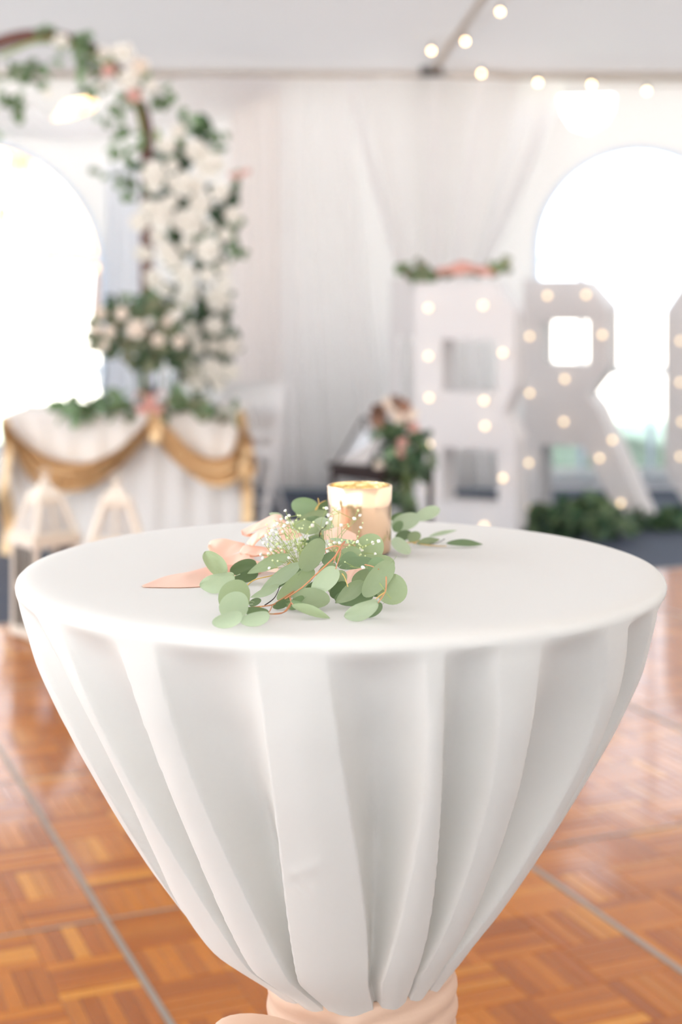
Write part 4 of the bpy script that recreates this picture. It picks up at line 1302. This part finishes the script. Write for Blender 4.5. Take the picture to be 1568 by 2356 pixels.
# ------------------------------------------------------------------ marquee letters
BULB = MB().sphere((0,0,0), .0145, 12, 8).mesh('bulb', M['bulb'])
SOCK = MB().lathe((0,0,0), [(0,.0),(.014,0),(.014,.02),(.010,.026)], 12).mesh('socket', M['white'])
def letter(name, x0, Y, rot, outer, holes, bulbs, depth, label, bottom):
    """outline in picture coordinates of the plane at distance Y; the letter then turns about its own left edge"""
    k = Y/F
    c = Vector((wx(x0, Y), Y, -.012))
    cosr = math.cos(rot)
    loc = lambda p: ((p[0]-x0)*k/cosr, (bottom-p[1])*k)
    t = empty(name, c, label, 'letter', None)
    Mt = Matrix.Translation(c) @ Matrix.Rotation(rot, 4, 'Z')
    poly_solid('body', [loc(p) for p in outer], [[loc(p) for p in h] for h in holes], depth, M['white'], t, Mt)
    for p in bulbs:
        x_, z_ = loc(p)
        pos = Mt @ Vector((x_, -.03, z_))
        bb_ = inst('bulb', BULB, Matrix.Translation(pos), t)
        so = inst('socket', SOCK, Mt @ Matrix.Translation((x_, 0, z_)) @ Matrix.Rotation(PI/2, 4, 'X'), t)
        so.parent = bb_
        so.matrix_basis = Matrix.Translation(-pos) @ (Mt @ Matrix.Translation((x_, 0, z_)) @ Matrix.Rotation(PI/2, 4, 'X'))
    return t
letter('marquee_letter', 952, 8.46, math.radians(-24),
       [(952,645),(1128,645),(1172,710),(1172,880),(1148,938),(1174,990),(1174,1200),(1140,1250),(952,1250)],
       [[(1014,775),(1134,775),(1134,893),(1014,893)], [(1016,1022),(1136,1022),(1136,1146),(1016,1146)]],
       [(988,703),(1108,697),(988,813),(1150,803),(990,908),(1110,911),(1112,968),(990,1015),(1150,1083),(1110,1193),(990,1120),(990,1200)],
       .21, 'tall white marquee letter B with warm bulbs, in front of the gathered drape', 1250)
letter('marquee_letter', 1203, 9.46, math.radians(-24),
       [(1203,640),(1334,640),(1382,700),(1382,842),(1340,900),(1362,930),(1470,1192),(1412,1192),(1330,1018),(1238,1018),(1238,1192),(1203,1192)],
       [[(1240,735),(1342,735),(1342,832),(1240,832)]],
       [(1220,770),(1218,1060),(1258,677),(1340,675),(1374,765),(1295,866),(1293,963),(1368,1042),(1395,1000),(1412,1140),(1220,1165),(1220,900)],
       .30, 'white marquee letter R with warm bulbs, in front of the right arched window', 1192)
letter('marquee_letter', 1530, 10.15, math.radians(-10),
       [(1530,712),(1575,640),(1690,640),(1735,712),(1735,1085),(1690,1157),(1575,1157),(1530,1085)],
       [[(1590,735),(1675,735),(1675,1062),(1590,1062)]],
       [(1562,780),(1562,875),(1566,965),(1562,1045)],
       .20, 'white marquee letter mostly cut off at the right edge, beside the letter R', 1157)

# white wooden stand behind the letter B
wsY = 8.95
ws = empty('white_stand', (wx(985, wsY), wsY+.1, 0), 'white wooden display stand half hidden behind the letter B', 'stand')
k = wsY/F
xl, xr, zt = wx(900, wsY), wx(985, wsY), wz(642, wsY)
MB().box(((xl+xr)/2, wsY+.12, zt-.175), (xr-xl, .26, .35)).build('top_box', M['white'], ws, smooth=False)
for x_ in (xl+.02, xr-.02):
    MB().box((x_, wsY+.12, (zt-.35)/2), (.04, .26, zt-.35)).build('side_panel', M['white'], ws, smooth=False)
MB().box(((xl+xr)/2, wsY+.12, .45), (xr-xl-.08, .24, .03)).build('shelf', M['white'], ws, smooth=False)
lg = lay_garland('letter_garland', 'eucalyptus garland lying along the top of the letter B', [(930,630,18,12,8),(965,628,25,16,18),(1000,636,25,10,10),(1140,622,18,14,12),(1155,610,12,10,4),(962,645,12,10,4)], 8.52, .08, ['leafmid','leafolive'], 95, .08)
def pcl(u, v):
    x = 1003+140*u
    y = 638-34*math.sin(PI*min(1, .12+.85*u))**.7*(1-.75*abs(2*v-1)**2)
    return at(x, y, 8.5)+Vector((0, (v-.5)*.14, .008*math.sin(14*u+4*v)))
o = MB().grid(28, 10, pcl).build('cloth', M['pinksatin'], None, angle=80)
tg(o, 'crumpled dusty peach cloth lying on top of the letter B among eucalyptus leaves', 'cloth')

# leafy garlands on the floor in front of the letters
lay_garland('floor_garland', 'thick dark green garland on the floor in front of the letter R', [(1215,1205,22,22,24),(1260,1195,35,30,50),(1310,1190,40,35,60),(1360,1185,40,38,60),(1410,1200,40,32,56),(1330,1215,90,18,46)], 8.75, .09, ['leafdeep','leafdeep','leafdark'], 97, .10)
lay_garland('floor_garland', 'dark green garland on the floor in front of the cut-off letter', [(1475,1200,25,22,34),(1520,1205,30,22,40),(1565,1205,30,24,40),(1620,1205,40,24,30)], 9.1, .085, ['leafdeep','leafdeep','leafdark'], 98, .10)

# ------------------------------------------------------------------ string lights
def bulb_string(name, label, pts, ends):
    P = [at(x, y, Y) for x, y, Y in pts]
    t = empty(name, P[0], label, 'string lights')
    W = [at(x, y, Y) for x, y, Y in ends]
    chain = [W[0]]+[p+Vector((0,0,.045)) for p in P]+[W[1]]
    MB().tube(smooth_pts(chain, 10*len(chain)), .005, 5).build('cable', M['wire'], t)
    for p in P:
        b_ = MB().sphere(p, .0115, 12, 9, (1,1,1.15)).build('bulb', M['bulb2'], t)
        s_ = MB().lathe(p+Vector((0,0,.016)), [(0,.03),(.012,.03),(.012,0)], 10).build('socket', M['darkmetal'], b_)
bulb_string('string_lights', 'warm bulb string running along the right eave of the tent', [(1107,169,10.46),(1237,190,10.48),(1360,195,10.5),(1487,210,10.5)], [(1000,140,10.46),(1640,190,10.5)])
bulb_string('string_lights', 'warm bulb string climbing the roof from the dark corner fitting', [(992,117,10.35),(1070,95,10.1),(1150,27,9.75)], [(988,140,10.6),(1260,-80,9.4)])
